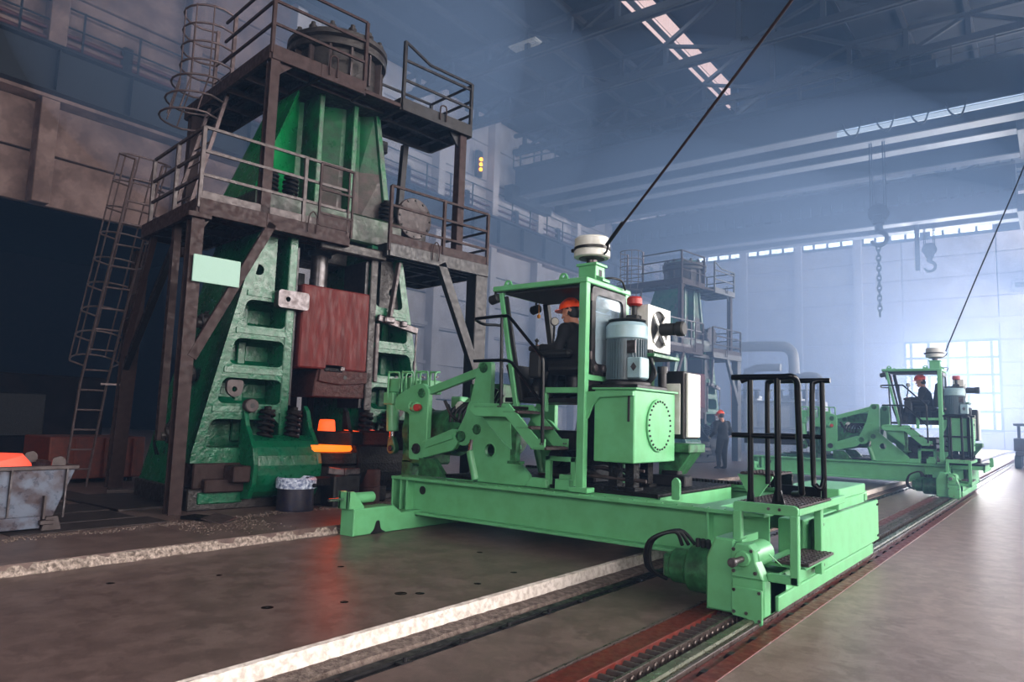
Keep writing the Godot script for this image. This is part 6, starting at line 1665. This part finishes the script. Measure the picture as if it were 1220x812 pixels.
# ---- people: one continuous surface from tapered capsules (surface nets)
func person_mesh(bones: Array, h: float, k: float) -> G:
	var lo := Vector3(1e9, 1e9, 1e9)
	var hi := -lo
	for b in bones:
		var r: float = maxf(b[2], b[3]) + 3 * h + k
		lo = lo.min(b[0] - Vector3.ONE * r).min(b[1] - Vector3.ONE * r)
		hi = hi.max(b[0] + Vector3.ONE * r).max(b[1] + Vector3.ONE * r)
	var n := Vector3i(((hi - lo) / h).ceil()) + Vector3i.ONE * 2
	var f := PackedFloat32Array()
	f.resize(n.x * n.y * n.z)
	f.fill(1.0)
	var sx := n.y * n.z
	var sy := n.z
	for b in bones:
		var a: Vector3 = b[0]
		var ab: Vector3 = b[1] - a
		var ra: float = b[2]
		var rb: float = b[3]
		var sq: Vector3 = b[4] if b.size() > 4 else Vector3.ONE
		var l2 := maxf(1e-9, ab.length_squared())
		var r := maxf(ra, rb) * maxf(sq.x, maxf(sq.y, sq.z)) + 2 * h + k
		var p0 := Vector3i(((a.min(b[1]) - Vector3.ONE * r - lo) / h).floor()).clamp(Vector3i.ZERO, n - Vector3i.ONE)
		var p1 := Vector3i(((a.max(b[1]) + Vector3.ONE * r - lo) / h).ceil()).clamp(Vector3i.ZERO, n - Vector3i.ONE)
		for x in range(p0.x, p1.x + 1):
			for y in range(p0.y, p1.y + 1):
				var i := x * sx + y * sy + p0.z
				for z in range(p0.z, p1.z + 1):
					var p := lo + v3(x, y, z) * h
					var t := clampf((p - a).dot(ab) / l2, 0.0, 1.0)
					var d := ((p - a - ab * t) / sq).length() - lerpf(ra, rb, t)
					var o := f[i]
					var e := maxf(k - absf(o - d), 0.0) / k
					f[i] = minf(o, d) - e * e * k * 0.25
					i += 1
	var ids := {}
	var vs := PackedVector3Array()
	var ns := PackedVector3Array()
	var off := [0, sx, sy, sx + sy, 1, sx + 1, sy + 1, sx + sy + 1]
	var cor := [v3(0, 0, 0), v3(1, 0, 0), v3(0, 1, 0), v3(1, 1, 0), v3(0, 0, 1), v3(1, 0, 1), v3(0, 1, 1), v3(1, 1, 1)]
	var edges := [[0, 1], [2, 3], [4, 5], [6, 7], [0, 2], [1, 3], [4, 6], [5, 7], [0, 4], [1, 5], [2, 6], [3, 7]]
	for x in n.x - 1:
		for y in n.y - 1:
			var base := x * sx + y * sy
			for z in n.z - 1:
				var i := base + z
				if f[i] > 2.0 * h and f[i] > 0.0: continue
				var neg := 0
				for c in 8:
					if f[i + off[c]] < 0.0: neg += 1
				if neg == 0 or neg == 8: continue
				var s := Vector3.ZERO
				var m := 0
				for e in edges:
					var fa := f[i + off[e[0]]]
					var fb := f[i + off[e[1]]]
					if (fa < 0.0) != (fb < 0.0):
						s += cor[e[0]].lerp(cor[e[1]], fa / (fa - fb))
						m += 1
				ids[i] = vs.size()
				vs.append(lo + (v3(x, y, z) + s / m) * h)
				ns.append(v3(f[i + sx] + f[i + sx + sy] - f[i] - f[i + sy], f[i + sy] + f[i + sx + sy] - f[i] - f[i + sx], f[i + 1] + f[i + sx + 1] + f[i + sy + 1] - f[i] - f[i + sx] - f[i + sy]).normalized())
	var g := G.new()
	for i in ids:
		for ax in [[1, sx, sy], [sx, sy, 1], [sy, 1, sx]]:
			# edge along the first axis: the quad of the four cells round it
			var f0 := f[i]
			var f1 := f[i + ax[0]]
			if (f0 < 0.0) == (f1 < 0.0): continue
			if not (ids.has(i - ax[1]) and ids.has(i - ax[2]) and ids.has(i - ax[1] - ax[2])): continue
			var q := [ids[i - ax[1] - ax[2]], ids[i - ax[2]], ids[i], ids[i - ax[1]]]
			if f0 > 0.0: q.reverse()
			g.squad(vs[q[0]], vs[q[1]], vs[q[2]], vs[q[3]], ns[q[0]], ns[q[1]], ns[q[2]], ns[q[3]])
	return g

func head_bones(c: Vector3, fw: Vector3, up: Vector3) -> Array:
	# c: centre of the skull; fw: where the face looks
	var rt := fw.cross(up).normalized()
	var P_ := func(r: float, u: float, f: float) -> Vector3: return c + rt * r + up * u + fw * f
	var o := [
		[P_.call(0, 0.02, -0.015), P_.call(0, 0.03, 0.01), 0.085, 0.08],
		[P_.call(0, -0.03, 0.02), P_.call(0, -0.085, 0.045), 0.062, 0.042],
		[P_.call(0, -0.1, 0.06), P_.call(0, -0.1, 0.065), 0.024, 0.022],
		[P_.call(0, 0.0, 0.085), P_.call(0, -0.035, 0.108), 0.009, 0.014],
		[P_.call(-0.03, 0.014, 0.078), P_.call(0.03, 0.014, 0.078), 0.014, 0.014],
		[P_.call(-0.018, -0.067, 0.084), P_.call(0.018, -0.067, 0.084), 0.007, 0.007],
		[P_.call(-0.016, -0.078, 0.081), P_.call(0.016, -0.078, 0.081), 0.008, 0.008],
		[P_.call(0, -0.06, -0.03), P_.call(0, -0.17, -0.04), 0.052, 0.056],
	]
	for s in [-1.0, 1.0]:
		o.append([P_.call(s * 0.083, 0.01, -0.01), P_.call(s * 0.083, -0.035, 0.0), 0.016, 0.011])
		o.append([P_.call(s * 0.05, -0.025, 0.055), P_.call(s * 0.045, -0.03, 0.06), 0.022, 0.02])
	return o

func hand_bones(w: Vector3, d: Vector3, pn: Vector3, side: float, curl: float) -> Array:
	# w: wrist, d: along the hand, pn: palm normal, side: +1 thumb along d x pn
	var s := d.cross(pn).normalized() * side
	var o := [[w, w + d * 0.07, 0.026, 0.03, Vector3.ONE], [w + d * 0.04 - s * 0.02, w + d * 0.085 - s * 0.026, 0.018, 0.015], [w + d * 0.04 + s * 0.018, w + d * 0.085 + s * 0.026, 0.018, 0.015]]
	for i in 4:
		var q: float = [0.027, 0.009, -0.009, -0.027][i]
		var l: float = [0.9, 1.0, 0.95, 0.75][i]
		var a := w + d * 0.085 + s * q
		var d1 := (d + pn * curl * 0.6).normalized()
		var b := a + d1 * 0.036 * l
		var d2 := (d + pn * curl * 1.8).normalized()
		var c := b + d2 * 0.026 * l
		var d3 := (d * 0.4 + pn * curl * 2.0 if curl > 0.2 else d).normalized()
		var e := c + d3 * 0.02 * l
		o.append([a - d * 0.02, b, 0.0095, 0.0088])
		o.append([b, c, 0.0088, 0.008])
		o.append([c, e, 0.008, 0.0068])
	var t0 := w + d * 0.025 + s * 0.024
	var t1 := t0 + (d * 0.6 + s * 0.7 + pn * 0.25).normalized() * 0.038
	o.append([t0, t1, 0.012, 0.0105])
	o.append([t1, t1 + (d * 0.9 + s * 0.15 + pn * 0.4).normalized() * 0.032, 0.0105, 0.008])
	return o

func helmet(t: Node3D, c: Vector3, fw: Vector3, up: Vector3) -> void:
	var b := Basis(fw.cross(up).normalized(), up, -fw)
	var at := Transform3D(Basis(b.x, b.y, b.z * 1.16), c + up * 0.035)
	var pr := []
	for i in 9:
		var a := PI / 2 * i / 8
		pr.append(Vector2(cos(a) * 0.113, 0.012 + sin(a) * 0.115))
	var pi := [Vector2(0.118, 0.0), Vector2(0.12, 0.01)]
	pi.append_array(pr)
	var hm := obj("hard_hat", G.new().lathe(pi, 28, at), M.helmet, t, t.position)
	var brim := PackedVector2Array()
	for i in 13:
		var a := PI * i / 12
		brim.append(Vector2(cos(a) * 0.118, 0.1 + sin(a) * 0.075))
	brim.append(Vector2(-0.1, 0.06))
	brim.append(Vector2(0.1, 0.06))
	obj("hat_peak", G.new().prism(brim, -0.005, 0.004, Transform3D(Basis(b.x, fw, up), c + up * 0.04)), M.helmet, hm)
	obj("hat_ridge", G.new().tube(arc([c + up * 0.09 + fw * 0.12, c + up * 0.145 + fw * 0.07, c + up * 0.163, c + up * 0.14 - fw * 0.08, c + up * 0.08 - fw * 0.13]), 0.013, 8), M.helmet, hm)

func face_parts(t: Node3D, c: Vector3, fw: Vector3, up: Vector3) -> void:
	var rt := fw.cross(up).normalized()
	for s in [-1.0, 1.0]:
		var e := obj("eye", G.new().lathe([Vector2(0, -0.011), Vector2(0.008, -0.008), Vector2(0.011, 0), Vector2(0.008, 0.008), Vector2(0, 0.011)], 12, Transform3D(Basis(), c + rt * s * 0.032 + fw * 0.078 - up * 0.004)), M.white_paint, t, t.position)
		obj("pupil", G.new().cyl(c + rt * s * 0.032 + fw * 0.087 - up * 0.004, c + rt * s * 0.032 + fw * 0.0895 - up * 0.004, 0.005, 10), M.hair, e)
		obj("eyebrow", G.new().tube([c + rt * s * 0.018 + fw * 0.09 + up * 0.018, c + rt * s * 0.045 + fw * 0.082 + up * 0.02], 0.004, 5), M.hair, t, t.position)
	var hb := [[c - fw * 0.03 + up * 0.02, c - fw * 0.05 - up * 0.03, 0.08, 0.066]]
	for s in [-1.0, 1.0]:
		hb.append([c + rt * s * 0.07 - fw * 0.01 + up * 0.03, c + rt * s * 0.07 - fw * 0.025 - up * 0.03, 0.02, 0.015])
	obj("hair", person_mesh(hb, 0.007, 0.02), M.hair, t, t.position)

func people() -> void:
	# operator at the controls, looking towards the hammer
	var t := thing("person", "seated operator in dark navy overalls and an orange hard hat inside the front cab", "person", v3(-4.28, 1.65, -6.79))
	var z := -6.79
	var hip := v3(-4.22, 2.1, z)
	var ch := v3(-4.29, 2.32, z)
	var nk := v3(-4.31, 2.46, z)
	var hd := v3(-4.37, 2.635, z)
	var fw := v3(-0.985, -0.17, 0.0).normalized()
	var up := v3(-0.17, 0.985, 0.0).normalized()
	var skin := head_bones(hd, fw, up)
	skin.append([nk - UP * 0.1, nk, 0.075, 0.062])
	skin.append([ch, nk - UP * 0.06, 0.1, 0.08])
	var cloth := [[hip, ch, 0.135, 0.135, v3(1, 1, 1.15)], [ch, nk - UP * 0.06, 0.14, 0.095, v3(1, 1, 1.2)], [nk - UP * 0.07, nk - UP * 0.03, 0.085, 0.075]]
	var arms := []
	for s in [-1.0, 1.0]:
		var sh := v3(-4.31, 2.41, z + s * 0.185)
		var el := v3(-4.36, 2.19, z + s * 0.26)
		var wr := v3(-4.56, 2.215, z + s * 0.27)
		cloth.append_array([[v3(-4.31, 2.42, z + s * 0.08), sh, 0.09, 0.075], [sh, el, 0.068, 0.055], [el, wr, 0.055, 0.042]])
		cloth.append_array([[hip + v3(0, -0.02, s * 0.09), v3(-4.62, 2.08, z + s * 0.13), 0.105, 0.075], [v3(-4.62, 2.08, z + s * 0.13), v3(-4.72, 1.78, z + s * 0.13), 0.072, 0.052]])
		skin.append_array([[sh, el, 0.045, 0.038], [el, wr, 0.036, 0.026], [ch, sh, 0.07, 0.05], [hip + v3(0, -0.02, s * 0.09), v3(-4.62, 2.08, z + s * 0.13), 0.08, 0.06], [v3(-4.62, 2.08, z + s * 0.13), v3(-4.72, 1.76, z + s * 0.13), 0.055, 0.035], [v3(-4.72, 1.76, z + s * 0.13), v3(-4.8, 1.69, z + s * 0.13), 0.04, 0.03]])
		arms.append_array(hand_bones(wr, v3(-0.98, 0.1, 0), v3(0, -1, 0), -s, 0.5))
		var bt := obj("boot", person_mesh([[v3(-4.72, 1.78, z + s * 0.13), v3(-4.73, 1.7, z + s * 0.13), 0.056, 0.052], [v3(-4.71, 1.69, z + s * 0.13), v3(-4.86, 1.685, z + s * 0.14), 0.042, 0.036]], 0.012, 0.03), M.rubber, t, t.position)
		bt.set_meta("label", "black work boot")
	skin.append([hip, ch, 0.11, 0.11])
	# body, head and hands in one mesh: each on a grid of its own
	var body := person_mesh(skin.slice(8 + 4), 0.014, 0.03)
	body.add(person_mesh(head_bones(hd, fw, up), 0.0045, 0.014))
	body.add(person_mesh(arms, 0.004, 0.006))
	obj("body", body, M.skin, t, t.position)
	obj("overalls", person_mesh(cloth, 0.013, 0.05), M.cloth_navy, t, t.position)
	helmet(t, hd, fw, up)
	face_parts(t, hd, fw, up)
	var o2 := dup(t, t.position + v3(1.75, 0, -13.0), "seated operator in dark overalls inside the far manipulator's cab, against the window")

	# worker standing by the second hammer, seen from the side and behind
	t = thing("person", "standing worker in dark overalls and an orange hard hat by the far hammer", "person", v3(-7.88, 0.18, -20.6))
	var p := t.position
	hd = p + v3(-0.03, 1.545, 0.02)
	fw = v3(-0.82, -0.22, -0.52).normalized()
	var rt := fw.cross(UP).normalized()
	up = rt.cross(fw).normalized()
	nk = p + v3(0, 1.38, 0)
	ch = p + v3(0.02, 1.2, 0)
	hip = p + v3(0.03, 0.92, 0)
	cloth = [[hip, ch, 0.14, 0.15], [ch, nk - UP * 0.05, 0.15, 0.1], [nk - UP * 0.06, nk - UP * 0.01, 0.085, 0.075]]
	skin = [[hip, ch, 0.11, 0.11], [ch, nk, 0.1, 0.07]]
	arms = []
	for s in [-1.0, 1.0]:
		var sh: Vector3 = nk - UP * 0.07 + rt * s * 0.2
		var el: Vector3 = p + v3(0.04, 1.05, 0.02) + rt * s * 0.29
		var wr: Vector3 = p + v3(0.0, 0.98, 0.0) + rt * s * (0.22 if s > 0 else 0.25) + fw * 0.2
		cloth.append_array([[nk - UP * 0.07 + rt * s * 0.08, sh, 0.1, 0.08], [sh, el, 0.072, 0.058], [el, wr, 0.058, 0.045]])
		var kn: Vector3 = p + v3(0, 0.5, 0) + rt * s * 0.1 + fw * 0.03
		var an: Vector3 = p + v3(0, 0.09, 0) + rt * s * 0.11
		cloth.append_array([[hip + rt * s * 0.08 - UP * 0.03, kn, 0.115, 0.08], [kn, an + UP * 0.04, 0.08, 0.062]])
		skin.append_array([[sh, el, 0.045, 0.038], [el, wr, 0.036, 0.026], [ch + UP * 0.1, sh, 0.07, 0.05], [hip + rt * s * 0.08, kn, 0.08, 0.06], [kn, an, 0.055, 0.035], [an, an + fw * 0.12 - UP * 0.04, 0.035, 0.03]])
		arms.append_array(hand_bones(wr, (fw + UP * -0.1).normalized(), rt * -s, 1.0, 0.6))
		obj("boot", person_mesh([[an + UP * 0.08, an, 0.06, 0.055], [an - UP * 0.04, an + fw * 0.17 - UP * 0.045, 0.045, 0.04]], 0.012, 0.03), M.rubber, t, t.position)
	body = person_mesh(skin, 0.016, 0.03)
	body.add(person_mesh(head_bones(hd, fw, up), 0.006, 0.014))
	obj("body", body, M.skin, t, t.position)
	obj("work_gloves", person_mesh(arms, 0.005, 0.006), M.glove, t, t.position)
	obj("overalls", person_mesh(cloth, 0.016, 0.05), M.cloth_navy, t, t.position)
	helmet(t, hd, fw, up)
	face_parts(t, hd, fw, up)

func build_all() -> void:
	manipulator("green rail-bound forging manipulator in front, with an open cab", V0, 0.0)
	manipulator("second green forging manipulator farther down the rails", v3(0, 0, -13.0), 1.75)
	hammer_group()
	cranes()
	cables()
	station()
	people()
	props()
	smoke()
